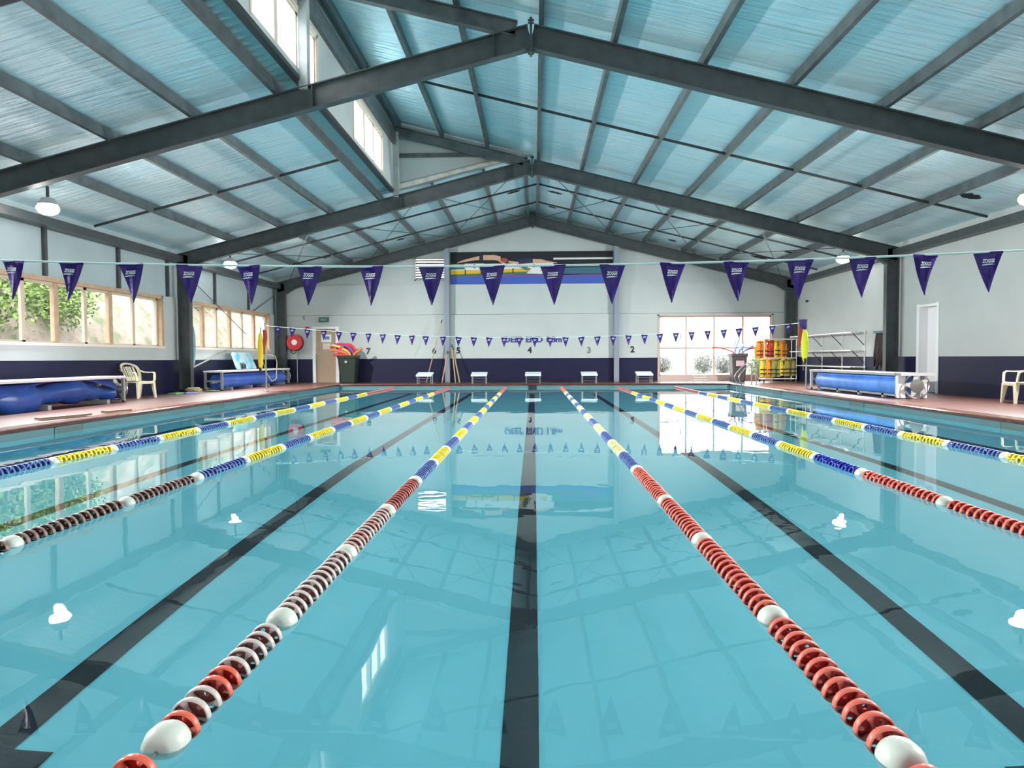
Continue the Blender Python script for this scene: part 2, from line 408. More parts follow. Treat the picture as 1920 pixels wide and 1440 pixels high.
# gable triangle closing the clerestory
mb = MB(); yt = Y2 + .26
mb.prism([(XC, yt, roof(XC) - .0), (0, yt, roof(0)), (0, yt, roof(0) + .04), (XC, yt, roof_r(XC) + .04)], (0, .08, 0))
struct('wall_clerestory_end', mb, M_WHITE, 'white triangular panel closing the end of the raised roof', 'wall')
mb = MB(); mb.prism([(-3.75, yt - .08, roof(-3.75) + .03), (-.3, yt - .08, roof(-.3) + .03), (-.3, yt - .08, roof(-.3) + .10), (-3.75, yt - .08, roof(-3.75) + .16)], (0, .07, 0))
struct('trim_2', mb, mat('stained_flashing', (0.70, 0.66, 0.60), 0.4, var=.25, vscale=5), 'pale stained flashing along the foot of the triangular panel', 'flashing')
mb = MB(); mb.box(-3.75, -1.15, yt - .10, yt, 6.70, 6.80)
struct('trim_3', mb, M_STEEL2, 'grey rail across the triangular panel', 'rail')

# clerestory wall
CW = [(-1.2, 1.7), (4.2, 7.2), (9.75, 12.7), (15.3, 18.25)]
zs0, zs1 = roof(XC) - .06, roof_r(XC) + .02; g0, g1 = 5.86, 6.82
mb = MB(); ys = sorted({YB, Y2 + .3, *[a for w in CW for a in w]})
for a, b in zip(ys, ys[1:]):
    if (a, b) in CW:
        mb.box(XC - .08, XC, a, b, zs0, g0); mb.box(XC - .08, XC, a, b, g1, zs1)
    else: mb.box(XC - .08, XC, a, b, zs0, zs1)
struct('wall_clerestory', mb, M_WHITE, 'upright wall of the raised roof holding the high windows', 'wall')
mb = MB(); mb.box(XC - .10, XC + .02, YB, Y2, zs0 - .03, zs0 + .05)
struct('trim_4', mb, M_DARK, 'dark sill flashing running under the high windows', 'sill')
mb = MB(); mb.box(XC, XC + .09, YB, Y2, 6.98, 7.34)
struct('trim_5', mb, M_STEEL2, 'grey header beam above the high windows', 'beam')

# ------------------------------------------------------------------ windows
def window_x(name, x, y0, y1, z0, z1, mull, label, inner=1, deep=.14, fw=.055, sill=True, mats=(None, None), lining=True):
    """window in an x = const wall; inner = +1 if the room lies towards +x"""
    ft, fa = mats[0] or M_TIMBER, mats[1] or M_ALU
    t = thing(name, label, 'window', (x, (y0 + y1) / 2, z0), 0, kind='structure')
    xg = x - inner * deep
    if lining:
        f = MB()
        a, b = sorted((x + inner * .012, x - inner * (deep + .05)))
        f.box(a, b, y0, y0 + .04, z0, z1); f.box(a, b, y1 - .04, y1, z0, z1); f.box(a, b, y0, y1, z1 - .04, z1)
        a2, b2 = sorted((x + inner * .02, x))
        f.box(a2, b2, y0 - .05, y0, z0 - .05, z1 + .05); f.box(a2, b2, y1, y1 + .05, z0 - .05, z1 + .05); f.box(a2, b2, y0 - .05, y1 + .05, z1, z1 + .05)
        f.build('lining', ft, t)
    if sill:
        a, b = sorted((x + inner * .04, x - inner * (deep + .05)))
        MB().box(a, b, y0 - .05, y1 + .05, z0 - .05, z0 + .015).build('sill', mat('pale_sill', (0.78, 0.72, 0.66), .35), t)
    e = [y0 + .04] + list(mull) + [y1 - .04]
    fr = MB(); a, b = sorted((xg - .03, xg + .03))
    fr.box(a, b, y0 + .04, y1 - .04, z0, z0 + fw); fr.box(a, b, y0 + .04, y1 - .04, z1 - .04 - fw, z1 - .04)
    fr.box(a, b, y0 + .04, y0 + .04 + fw, z0, z1 - .04); fr.box(a, b, y1 - .04 - fw, y1 - .04, z0, z1 - .04)
    fr.build('frame', fa, t)
    for i, m in enumerate(mull):
        w = .075 if i % 2 == 0 else .05
        a, b = sorted((xg - .045, xg + .045)) if i % 2 == 0 else sorted((xg - .03, xg + .03))
        MB().box(a, b, m - w, m + w, z0, z1 - .04).build('mullion', ft if i % 2 == 0 else fa, t)
    for c, d in zip(e, e[1:]):
        MB().box(xg - .003, xg + .003, c, d, z0 + .01, z1 - .05).build('pane', M_PANE, t)
    return t
window_x('window_1', XL, *WA, (12.9, 13.86, 14.83, 15.83, 16.77, 17.77), 'long peach timber window in the nearer part of the left wall')
window_x('window_2', XL, *WB, (21.55, 22.5, 23.5, 24.5, 25.55), 'peach timber window with bunting in the farther part of the left wall')
window_x('window_3', XL, *WP, (5.2, 6.2, 7.2, 8.2, 9.2, 10.2), 'long timber window in the left wall beside the camera')
M_PALEFR = mat('pale_peach_frame', (.78, .66, .55), .4)  # peach frames lightened in colour for the glare of the high windows
for i, (a, b) in enumerate(CW):
    window_x(f'window_{4 + i}', XC, a, b, g0, g1, (a + (b - a) / 3, a + 2 * (b - a) / 3), ('high window above the near left roof', 'second high window above the left roof', 'blazing high window above the nearest visible rafter', 'high window near the triangular end panel')[i], inner=1, deep=.05, fw=.04, sill=False, lining=True, mats=(M_PALEFR, M_PALEFR))

def window_y(name, y, x0, x1, z0, z1, mx, mz, label, inner=-1, fm=None, w=.05):
    t = thing(name, label, 'window', ((x0 + x1) / 2, y, z0), 0, kind='structure'); fm = fm or M_ALU
    f = MB(); yg = y - inner * .10
    f.box(x0, x0 + w, yg - .04, yg + .04, z0, z1); f.box(x1 - w, x1, yg - .04, yg + .04, z0, z1)
    f.box(x0, x1, yg - .04, yg + .04, z0, z0 + w); f.box(x0, x1, yg - .04, yg + .04, z1 - w, z1)
    a, b = sorted((y + inner * .015, y)); k = .06
    f.box(x0 - k, x0, a, b, z0 - k, z1 + k); f.box(x1, x1 + k, a, b, z0 - k, z1 + k); f.box(x0 - k, x1 + k, a, b, z1, z1 + k)
    f.build('frame', fm, t)
    for m in mx: MB().box(m - .03, m + .03, yg - .035, yg + .035, z0, z1).build('mullion', fm, t)
    for m in mz: MB().box(x0, x1, yg - .03, yg + .03, m - .03, m + .03).build('transom', fm, t)
    ex_ = [x0] + list(mx) + [x1]; ez = [z0] + list(mz) + [z1]
    for a, b in zip(ex_, ex_[1:]):
        for c, d in zip(ez, ez[1:]): MB().box(a + .01, b - .01, yg - .003, yg + .003, c + .01, d - .01).build('pane', M_PANE, t)
    return t
M_PINKFRAME = mat('pinkish_window_frame', (0.55, 0.42, 0.37), .4)
window_y('window_8', YE, *WE, (5.93, 7.0, 8.1), (1.42,), 'tall bright glazed wall at the right of the far end', fm=M_PINKFRAME)
MB().box(WE[0] - .06, WE[1] + .06, YE - .02, YE + .0, DZ, WE[2]).build('kick', M_PINKFRAME)
o = bpy.data.objects['kick']; o.name = 'trim_6'; tag(o, 'pinkish kick board under the glazed end wall', 'kick board', kind='structure')
for i, w in enumerate(WK):
    window_y(f'window_{9 + i}', YB, w[0], w[1], w[2], w[3], [w[0] + (w[1] - w[0]) * k / 3 for k in (1, 2)], (), f'glazed doors added for daylight in the unseen back wall, {("left", "middle", "right")[i]} set', inner=1)
# vents
t = thing('louvre_vent', 'white slatted louvre vent beside the mural on the far gable', 'vent', ((VT[0] + VT[1]) / 2, YE + .1, VT[2]))
f = MB(); k = .05
f.box(VT[0], VT[0] + k, YE + .06, YE + .25, VT[2], VT[3]); f.box(VT[1] - k, VT[1], YE + .06, YE + .25, VT[2], VT[3]); f.box(VT[0], VT[1], YE + .06, YE + .25, VT[2], VT[2] + k); f.box(VT[0], VT[1], YE + .06, YE + .25, VT[3] - k, VT[3])
f.build('frame', M_GREY, t)
for i in range(9):
    z = VT[2] + .055 + i * .098
    MB().prism([(VT[0] + k, YE + .10, z), (VT[1] - k, YE + .10, z), (VT[1] - k, YE + .15, z + .03), (VT[0] + k, YE + .15, z + .03)], (0, 0, .042)).build('slat', mat('louvre_slat', (.10, .09, .09), .6), t)

# portals help the sampler find the daylight in the openings (they give no light of their own)
def portal(name, loc, rot, sx, sy):
    l = bpy.data.lights.new(name, 'AREA'); l.shape = 'RECTANGLE'; l.size = sx; l.size_y = sy; l.cycles.is_portal = True
    o = bpy.data.objects.new(name, l); C.objects.link(o); o.location = loc; o.rotation_euler = rot
for w in (WA, WB, WP): portal('window_portal', (XL - .32, (w[0] + w[1]) / 2, (w[2] + w[3]) / 2), (0, -PI / 2, 0), w[3] - w[2], w[1] - w[0])
for a, b in CW: portal('window_portal', (XC - .12, (a + b) / 2, (g0 + g1) / 2), (0, -PI / 2, 0), g1 - g0, b - a)
portal('window_portal', ((WE[0] + WE[1]) / 2, YE + .32, (WE[2] + WE[3]) / 2), (-PI / 2, 0, 0), WE[1] - WE[0], WE[3] - WE[2])
for w in WK: portal('window_portal', ((w[0] + w[1]) / 2, YB - .32, (w[2] + w[3]) / 2), (PI / 2, 0, 0), w[1] - w[0], w[3] - w[2])

# studs high on the left wall
for y in (12.0, 14.4, 17.0, 19.3, 22.2, 24.85, 9.4, 6.8):
    mb = MB(); mb.box(XL - .06, XL + .02, y - .045, y + .045, 2.82, 3.84)
    o = mb.build('wall_stud', M_STEEL); tag(o, {12.0: 'grey upright wall stud above the nearest end of the long window', 14.4: 'grey wall stud behind the second near pennant from the left', 17.0: 'grey wall stud behind the third near pennant from the left', 19.3: 'grey wall stud close against the left steel column', 22.2: 'grey wall stud just right of the left steel column', 24.85: 'grey wall stud behind the fifth near pennant from the left', 9.4: 'grey wall stud on the left wall nearest the camera but one', 6.8: 'grey wall stud on the left wall nearest the camera'}[y], 'wall stud', 'studs high on the left wall')

# ------------------------------------------------------------------ steel frames
def ibeam(d, w, tf=.02, tw=.012):      # (side, up) profile centred
    a, b, c = w / 2, d / 2, tw / 2
    return [(-a, -b), (a, -b), (a, -b + tf), (c, -b + tf), (c, b - tf), (a, b - tf), (a, b), (-a, b), (-a, b - tf), (-c, b - tf), (-c, -b + tf), (-a, -b + tf)]
names = {-3.9: 'grey steel portal frame behind the camera', 3.95: 'grey steel portal frame directly above the camera', 11.8: 'grey steel portal frame crossing nearest overhead', 19.65: 'grey steel portal frame in the middle, under the triangular panel', 27.28: 'grey steel portal frame against the far end wall'}
KX = 9.98
for y in FRAMES:
    t = thing('portal_frame', names[y], 'steel frame', (0, y, DZ), 0, 'steel portal frames')
    I = ibeam(RD * .97, .17)
    for sx in (-1, 1):
        mb = MB()
        p0 = (sx * .01, y, rb(0) + RD / 2); p1 = (sx * KX, y, rb(KX) + RD / 2)
        mb.sweep(I, p0, p1, (0, 1, 0)); mb.build('rafter', M_STEEL, t)
        mb = MB()
        mb.sweep(ibeam(.34, .18), (sx * (KX - .17), y, DZ), (sx * (KX - .17), y, rb(KX) + RD - .02), (0, 1, 0))
        mb.build('column', M_STEEL, t)
        mb = MB(); mb.prism([(sx * (KX - .34), y - .085, rb(9.6) + .04), (sx * (KX - .34), y - .085, rb(9.6) - .14), (sx * (KX - .8), y - .085, rb(KX - .8) + .02)], (0, .17, 0)); mb.build('haunch', M_STEEL, t)
        MB().box(sx * KX - .22 - .05 * sx, sx * KX + .22 - .05 * sx if sx < 0 else sx * KX + .1, y - .13, y + .13, DZ, DZ + .03).build('base_plate', M_STEEL, t)
    mb = MB(); mb.box(-.022, .022, y - .10, y + .10, rb(0) - .07, rb(0) + RD + .09)
    for z in (rb(0) - .04, rb(0) + RD + .06):
        for q in (-.05, .05): mb.lathe([(.018, -.05), (.018, .05)], (0, y + q, z), 'X', 8)
    mb.build('ridge_plate', M_STEEL, t)
    if y < 20:                       # upper rafter of the raised roof, its post on the left rafter
        mb = MB(); d = .26; up0 = lambda x: roof_r(x) - .20 - d / 2
        mb.sweep(ibeam(d, .14), (XC - .05, y, up0(XC - .05)), (-.25, y, up0(-.25)), (0, 1, 0)); mb.build('upper_rafter', M_STEEL2, t)
        mb = MB(); mb.box(XC + .0, XC + .15, y - .08, y + .08, rb(XC) + RD - .02, up0(XC) - .05); mb.build('post', mat('post_grey', (.36, .38, .38), .45, var=.2), t)
        for xx in (XC + .22, -.62): MB().box(xx - .006, xx + .006, y - .085, y + .085, rb(xx) + .02, rb(xx) + RD - .02).build('stiffener', M_STEEL, t)

# gable end columns
for x, s in ((-3.33, 'left of the mural on the far wall'), (3.22, 'right of the mural on the far wall')):
    mb = MB(); mb.sweep(ibeam(.20, .19), (x, YE - .09, DZ), (x, YE - .09, rb(x) + .02), (1, 0, 0))
    o = mb.build('wall_column', mat('blue_grey_steel', (.24, .27, .33), .45)); tag(o, f'slim blue grey steel column {s}', 'column', 'slim columns on the far wall')

# purlins (cee sections) running the length of the hall
CEE = [(-.04, -.09), (.04, -.09), (.04, -.065), (.03, -.065), (.03, -.08), (-.03, -.08), (-.03, .08), (.04, .08), (.04, .09), (-.04, .09)]
def purlin(x, y0, y1, fn, label, flip=1):
    mb = MB(); z = fn(x) - .105
    mb.sweep([(a * flip, b) for a, b in CEE], (x, y0, z), (x, y1, z), (1, 0, 0))
    o = mb.build('roof_purlin', M_STEEL2); tag(o, label, 'purlin', 'purlins under the roof foil')
ordn = ('first', 'second', 'third', 'fourth', 'fifth', 'sixth', 'seventh', 'eighth')
RX = (.17, 1.37, 2.83, 4.28, 5.76, 7.23, 8.68)
for i, x in enumerate(RX): purlin(x, YB, YE + .1, roof_r, f'{ordn[i]} roof purlin right of the ridge')
LX = (-4.25, -5.68, -7.10, -8.55)
for i, x in enumerate(LX): purlin(x, YB, YE + .1, roof, f'{ordn[i]} roof purlin down from the high windows on the left slope', -1)
for i, x in enumerate((-1.23, -2.50, -3.70)): purlin(x, YB, Y2 + .2, roof_r, f'{ordn[i]} purlin left of the ridge under the raised roof', -1)
for i, x in enumerate((-.17, -1.37, -2.83)): purlin(x, Y2 + .3, YE + .1, roof, f'{ordn[i]} purlin left of the ridge in the end bay', -1)
for sx, s in ((-1, 'left'), (1, 'right')):
    mb = MB(); mb.box(sx * 9.86 - .04, sx * 9.86 + .24 * sx, YB, YE, 3.80, 3.98) if sx > 0 else mb.box(-10.10, -9.82, YB, YE, 3.80, 3.98)
    o = mb.build('eave_beam', M_STEEL); tag(o, f'dark grey eave beam along the top of the {s} wall', 'beam', 'eave beams')

# thin bridging bars between purlins, parallel to the rafters
def bridging(y, xa, xb, fn, label):
    mb = MB(); mb.bar((xa, y, fn(xa) - .15), (xb, y, fn(xb) - .15), .035, .05, (0, 1, 0))
    o = mb.build('bridging_bar', M_DARK); tag(o, label, 'bridging bar', 'bridging bars between purlins')
for y, s in ((7.9, 'overhead near the camera'), (15.75, 'between the nearest and middle frames'), (22.4, 'just beyond the middle frame'), (24.95, 'nearer the far wall')):
    bridging(y, .17, 9.9, roof, f'thin dark bar across the right roof slope {s}')
    if y < 20:
        bridging(y, -9.9, -4.25, roof, f'thin dark bar across the left roof slope {s}')
        bridging(y, -3.7, .17, roof_r, f'thin dark bar across the raised roof {s}')
    else: bridging(y, -9.9, .17, roof, f'thin dark bar across the left roof slope {s}')
# bracing rods in the end bay and on the left wall
def rod(p0, p1, label, r=.012, m=None, name='brace_rod', grp='bracing rods'):
    o = MB().tube([p0, p1], r, 6).build(name, m or M_STEEL); tag(o, label, 'bracing rod', grp)
for sx, s in ((-1, 'left'), (1, 'right')):
    for i, (xa, xb) in enumerate(((.3, 3.1), (3.1, 6.2), (6.2, 9.4))):
        w = ('nearest the ridge', 'midway down the slope', 'nearest the eave')[i]
        t = thing('cross_brace', f'pair of thin crossed rods {w} in the {s} end bay', 'bracing', (sx * (xa + xb) / 2, 23.5, roof((xa + xb) / 2) - .24), 0, 'crossed rods in the end bay')
        for x0, x1, dz in ((xa, xb, .23), (xb, xa, .256)): MB().tube([(sx * x0, 19.9, roof(x0) - dz), (sx * x1, 27.1, roof(x1) - dz)], .012, 6).build('rod', M_STEEL, t)
rod((-10.04, 19.82, 3.7), (-10.09, 24.5, 1.95), 'thin rod slanting down across the far left window')
rod((-10.04, 27.1, 3.5), (-10.10, 25.2, 2.79), 'thin rod rising to the far left corner column')
rod((-10.07, 20.2, .75), (-10.07, 22.9, 1.36), 'pale pipe slanting up the left wall to the far window sill', .025, M_GREY)

# torn holes in the foil near the far end
M_HOLE = mat('dark_void', (.01, .01, .012), .8)
n = 0
for x, y, a, b, fn in ((-.62, 23.6, .22, .05, roof), (.75, 23.6, .24, .05, roof), (-.5, 25.9, .2, .04, roof), (.72, 25.9, .16, .04, roof), (-4.9, 26.2, .16, .05, roof), (-7.6, 25.9, .15, .05, roof), (8.2, 25.9, .30, .07, roof), (8.75, 26.4, .18, .05, roof), (8.6, 24.0, .22, .06, roof), (8.9, 22.0, .16, .05, roof), (5.2, 26.6, .16, .05, roof), (9.2, 15.2, .2, .07, roof)):
    mb = MB(); q = [(x + a * math.cos(k * PI / 8), y + b * 2.2 * math.sin(k * PI / 8) * (1 + .3 * math.sin(3 * k)), 0) for k in range(16)]
    mb.poly([(p[0], p[1], fn(p[0]) - .012) for p in q])
    o = mb.build('foil_tear', M_HOLE, bpy.data.objects['ceiling_left' if x < 0 else 'ceiling_right'])

# ------------------------------------------------------------------ lamps
M_LENS = mat('lamp_lens', (1.0, .98, .93), .4, emit=LAMP_LENS)
def lamp(x, y, label):
    s = 1 if x < 0 else -1; z = 4.02
    t = thing('flood_light', label, 'lamp', (x, y, z), 0, 'flood lights along the eaves')
    mb = MB(); mb.lathe([(.05, .16), (.11, .14), (.16, .05), (.17, .02), (.15, .02)], (x, y, z), 'Z', 20); mb.build('housing', M_GREY, t, smooth=True)
    mb = MB(); mb.lathe([(.150, .02), (.19, -.02), (.195, -.07), (.16, -.13), (.09, -.165), (.001, -.175)], (x, y, z), 'Z', 20); mb.build('lens', M_LENS, t, smooth=True)
    mb = MB(); mb.bar((x, y, z + .15), (x, y, roof(x) - .02), .04, .04, (1, 0, 0)); mb.build('bracket', M_STEEL, t)
    l = bpy.data.lights.new('flood_light', 'AREA'); l.shape = 'DISK'; l.size = .3; l.energy = LAMP_W; l.color = (1, .985, .95); l.spread = math.radians(150)
    o = bpy.data.objects.new('flood_light_bulb', l); C.objects.link(o); o.parent = t; o.location = (0, 0, -.20); o.rotation_euler = (0, -.95 * s, 0)
for x, y, s in ((-9.25, 13.3, 'glaring flood light at the left eave nearest the camera'), (-9.25, 21.4, 'glaring flood light at the left eave behind the left column'), (9.25, 21.4, 'glaring flood light at the right eave by the right column'), (9.2, 13.4, 'glaring flood light at the right eave on the picture edge'), (-9.25, 5.3, 'flood light at the left eave over the near deck'), (9.25, 5.3, 'flood light at the right eave over the near deck')):
    lamp(x, y, s)

# ------------------------------------------------------------------ outside
def ground_mat(name, a, b, c, sc=1.2):
    m = bpy.data.materials.new(name); m.use_nodes = True; nt = m.node_tree; N = nt.nodes; L = nt.links; p = N['Principled BSDF']; p.inputs['Roughness'].default_value = .9
    g = N.new('ShaderNodeNewGeometry'); n = N.new('ShaderNodeTexNoise'); n.inputs['Scale'].default_value = sc; n.inputs['Detail'].default_value = 8; n.inputs['Roughness'].default_value = .7
    L.new(g.outputs['Position'], n.inputs['Vector']); cr = N.new('ShaderNodeValToRGB'); e = cr.color_ramp.elements
    e[0].position = .38; e[0].color = (*a, 1); e[1].position = .62; e[1].color = (*c, 1); q = e.new(.5); q.color = (*b, 1)
    L.new(n.outputs['Fac'], cr.inputs[0]); L.new(cr.outputs[0], p.inputs['Base Color']); return m
M_BANK = ground_mat('earth_bank', (.065, .085, .036), (.155, .118, .09), (.215, .17, .142), 1.8)
M_LAWN = ground_mat('pale_lawn', (.065, .085, .045), (.095, .105, .07), (.115, .112, .10), .5)
M_LEAF = ground_mat('bright_leaves', (.05, .095, .015), (.135, .21, .04), (.22, .29, .085), 3.0)
M_LEAF2 = ground_mat('grey_green_leaves', (.11, .11, .105), (.14, .142, .135), (.165, .172, .14), 2.0)
M_PALELEAF = ground_mat('pale_leaves', (.06, .09, .035), (.10, .13, .055), (.135, .155, .085), 3.0)  # muted leaf greens, mottled by noise
mb = MB()
mb.box(-60, 60, YE + .3, 90, -.6, -.02); mb.box(-60, 60, -40, YB - .3, -.6, -.02); mb.box(10.4, 60, YB - .3, YE + .3, -.6, -.02); mb.box(-12, -10.4, YB - .3, YE + .3, -.6, -.02)
struct('ground', mb, M_LAWN, 'pale lawn and paving outside the building', 'ground')
mb = MB(); rr = random.Random(3); g = []
for i in range(22):
    row = []
    for j in range(60):
        x = -12 - i * .75; y = -12 + j * 1.05
        row.append(mb.bm.verts.new((x, y, -.3 + 9.5 * (1 - math.exp(-i * .16)) + rr.uniform(-.22, .22) * min(1, i))))
    g.append(row)
for i in range(21):
    for j in range(59): mb.face([g[i][j], g[i + 1][j], g[i + 1][j + 1], g[i][j + 1]])
struct('ground_bank', mb, M_BANK, 'steep earth bank outside the left windows', 'bank')
def shrub(x, y, z, r, label, m, seed):
    t = thing('shrub', label, 'shrub', (x, y, z), 0, 'shrubs outside the windows'); rr = random.Random(seed)
    st = MB()
    for k in range(5):
        a = rr.uniform(0, 6.28); st.tube([(x, y, z - .3), (x + .2 * r * math.cos(a), y + .2 * r * math.sin(a), z + .7 * r), (x + .5 * r * math.cos(a), y + .5 * r * math.sin(a), z + 1.3 * r)], [.06, .05, .02], 6)
    st.build('stem', M_BANK, t)
    mb = MB()
    for k in range(3600):
        d = Vector((rr.gauss(0, 1), rr.gauss(0, 1), rr.gauss(0, 1))).normalized() * r * (rr.random() ** .35) * (1 + .18 * math.sin(seed + 5 * rr.random()))
        c = Vector((x, y, z + r * .95)) + Vector((d.x, d.y, d.z * .95)); s = .035 + r * rr.uniform(.012, .028)
        u = Vector((rr.gauss(0, 1), rr.gauss(0, 1), rr.gauss(0, 1))).normalized(); w = u.orthogonal().normalized()
        mb.poly([c - u * s, c + w * s * .5, c + u * s, c - w * s * .5])
    mb.build('foliage', m, t)
def bank_z(x): return -.3 + 9.5 * (1 - math.exp(-(-12 - x) / .75 * .16))
for x, y, r, lb, m in ((-13.2, 16.6, 1.7, 'bright green shrub outside the nearest visible panes of the long left window', M_LEAF), (-13.4, 19.4, 1.0, 'low green shrub outside the long left window, right of the brightest one', M_LEAF),
        (-14.8, 25.6, 1.1, 'green shrub on the bank behind the last panes of the long left window', M_LEAF), (-14.2, 29.5, 1.5, 'leafy shrub outside the first panes of the far left window', M_LEAF), (-16.5, 24.0, .8, 'small shrub high on the earth bank', M_LEAF2), (-15.5, 34.5, .8, 'small shrub outside the last panes of the far left window', M_LEAF2)):
    shrub(x, y, bank_z(x) - .2, r, lb, m, int(x * -7 + y))
for x, y, r, lb in ((11.5, 48, .8, 'pale shrub across the lawn beyond the glazed end wall'), (9.3, 51, .7, 'low faint shrub across the lawn behind the second glazed pane'), (13.2, 49, .75, 'low faint shrub across the lawn just left of the charcoal bin'), (16.5, 50, 1.0, 'large pale shrub across the lawn near the orange life jackets'), (12.2, 38, .75, 'shrub just outside the glazed end wall behind the right bin'), (7.5, 55, .8, 'faint shrub far beyond the left panes of the glazed end wall')):
    shrub(x, y, -.1, r, lb, M_LEAF2 if y > 40 else M_PALELEAF, int(x + y))
# ------------------------------------------------------------------ far wall details
def at_wall(name, me_or_mb, m, label, cat, grp=None, loc=None):
    o = link(name, me_or_mb) if isinstance(me_or_mb, bpy.types.Mesh) else me_or_mb.build(name, m)
    if loc: o.location = loc
    return tag(o, label, cat, grp)
M_NUM = mat('black_print', (.015, .015, .03), .5); M_NUMG = mat('grey_print', (.16, .17, .18), .5); M_NAVYPRINT = mat('navy_print', (.035, .03, .19), .5)
for s, x, z, m, w in (('7', -6.46, 1.35, M_NUM, 'by the green bin'), ('6', -3.86, 1.36, M_NUM, 'left of the slim column'), ('5', -2.92, 1.36, M_NUM, 'right of the slim column'), ('4', -.13, 1.36, M_NUM, 'below the depth lettering'), ('3', 2.17, 1.35, M_NUMG, 'between numbers 4 and 2'), ('2', 3.85, 1.37, M_NUM, 'beside the glazed end wall')):
    at_wall('lane_number', text_mesh('lane_number', s, .33, m, .003, .012), m, f'painted lane number {s} on the far wall {w}', 'number', 'lane numbers on the far wall', (x, YE - .004, z))
at_wall('lane_number', text_mesh('lane_number', '1', .33, M_NUM, .002, .0), M_NUM, 'faint lane number 1 on the glazed end wall', 'number', 'lane numbers on the far wall', (5.72, YE + .085, 1.86))
at_wall('depth_lettering', text_mesh('depth_lettering', 'DEEP END 1.8m', .29, M_NAVYPRINT, .004, .011, width=2.24), M_NAVYPRINT, 'bold navy lettering DEEP END 1.8m on the far wall', 'lettering', None, (0, YE - .005, 1.77))

# mural with diving swimmers
t = thing('mural_banner', 'wide swimming race mural high on the far wall', 'mural', (0, YE + .08, 3.95))
MU = [mat('mural_' + n, c, .45) for n, c in (('black', (.012, .012, .016)), ('blue', (.05, .10, .42)), ('teal', (.03, .14, .20)), ('yellow', (.72, .42, .03)), ('white', (.72, .74, .74)), ('skin', (.62, .38, .25)), ('navy', (.02, .025, .09)), ('red', (.45, .06, .06)), ('green', (.05, .16, .10)), ('purple', (.16, .08, .26)))]
m0, m1, mz0, mz1 = -3.2, 3.1, 3.95, 5.20
def mural_poly(mb, pts, mi, lay): mb.prism([(x, YE + .075 - .002 * lay, z) for x, z in pts], (0, .003, 0), mi)
mb = MB(); mb.box(m0, m1, YE + .078, YE + .12, mz0, mz1, 0)
def rect(a, b, c, d, mi, lay=1): mural_poly(mb, [(a, c), (b, c), (b, d), (a, d)], mi, lay)
rect(m0, m1, mz0, mz0 + .30, 1); rect(m0, m1, mz0 + .28, mz0 + .37, 9, 2)
mural_poly(mb, [(.6, mz0 + .33), (m1, mz0 + .36), (m1, mz0 + .64), (.6, mz0 + .60)], 2, 2)
for k in range(3): mural_poly(mb, [(.7, mz0 + .38 + k * .08), (m1, mz0 + .39 + k * .08), (m1, mz0 + .41 + k * .08), (.7, mz0 + .395 + k * .08)], 8 if k % 2 else 9, 3)
mural_poly(mb, [(m0, mz0 + .30), (.9, mz0 + .42), (.9, mz0 + .50), (m0, mz0 + .38)], 8, 3)
mural_poly(mb, [(m0, mz0 + .38), (.55, mz0 + .50), (.55, mz0 + .61), (m0, mz0 + .53)], 3, 4)
for k in range(6):
    x = -2.65 + k * .62; rect(x, x + .04, mz0 + .36 + k * .02, mz0 + .58 + k * .01, 0, 5)
mural_poly(mb, [(m0, mz0 + .53), (.8, mz0 + .61), (.8, mz0 + .80), (m0, mz0 + .78)], 4, 4)
mural_poly(mb, [(m0, mz0 + .57), (-2.65, mz0 + .58), (-2.65, mz0 + .77), (m0, mz0 + .76)], 8, 5)
rect(-2.65, -1.9, mz0 + .57, mz0 + .80, 4, 5)
rect(.8, m1, mz0 + .93, mz0 + 1.0, 4, 2)
def limb(pts, mi, lay): # tapered swimmer shape from (x, z, half thickness)
    up = [(x, z + h) for x, z, h in pts]; dn = [(x, z - h) for x, z, h in reversed(pts)]; mural_poly(mb, up + dn, mi, lay)
limb([(-2.95, mz0 + .83, .015), (-2.7, mz0 + .90, .04), (-2.2, mz0 + 1.0, .065), (-1.9, mz0 + 1.03, .095), (-1.5, mz0 + 1.03, .10), (-1.25, mz0 + .98, .085)], 5, 6)
limb([(-2.08, mz0 + 1.01, .10), (-1.93, mz0 + 1.03, .115)], 6, 7)
limb([(-1.35, mz0 + .95, .05), (-1.2, mz0 + .84, .04), (-1.0, mz0 + .76, .02)], 5, 7)
mural_poly(mb, [(-1.12 + .15 * math.cos(k * PI / 6), mz0 + .92 + .085 * math.sin(k * PI / 6)) for k in range(12)], 7, 8)
limb([(-.95, mz0 + .86, .035), (-.5, mz0 + .80, .045), (.0, mz0 + .86, .075)], 5, 7)
limb([(-.55, mz0 + .86, .09), (-.2, mz0 + .90, .10), (.0, mz0 + .89, .085)], 6, 8)
limb([(-.02, mz0 + .88, .08), (.35, mz0 + .87, .07), (.55, mz0 + .84, .04), (.95, mz0 + .80, .015)], 5, 7)
limb([(-.6, mz0 + .72, .05), (-.35, mz0 + .62, .06), (-.15, mz0 + .50, .05)], 5, 6); limb([(-.42, mz0 + .66, .07), (-.2, mz0 + .58, .08)], 8, 7)
mural_poly(mb, [(-.25, mz0 + .40), (.3, mz0 + .38), (.75, mz0 + .46), (.6, mz0 + .62), (.3, mz0 + .72), (.0, mz0 + .62)], 4, 6)
mural_poly(mb, [(.25, mz0 + .5), (.55, mz0 + .48), (.45, mz0 + .63)], 3, 7)
mb.build('printed_sheet', MU, t)
link('printed_number', text_mesh('printed_number', '2', .20, MU[0], .002, .004), t).location = (-2.27, YE + .058, mz0 + .69)
link('printed_number', text_mesh('printed_number', '3', .18, MU[0], .002, .004), t).location = (.05, YE + .056, mz0 + .69)

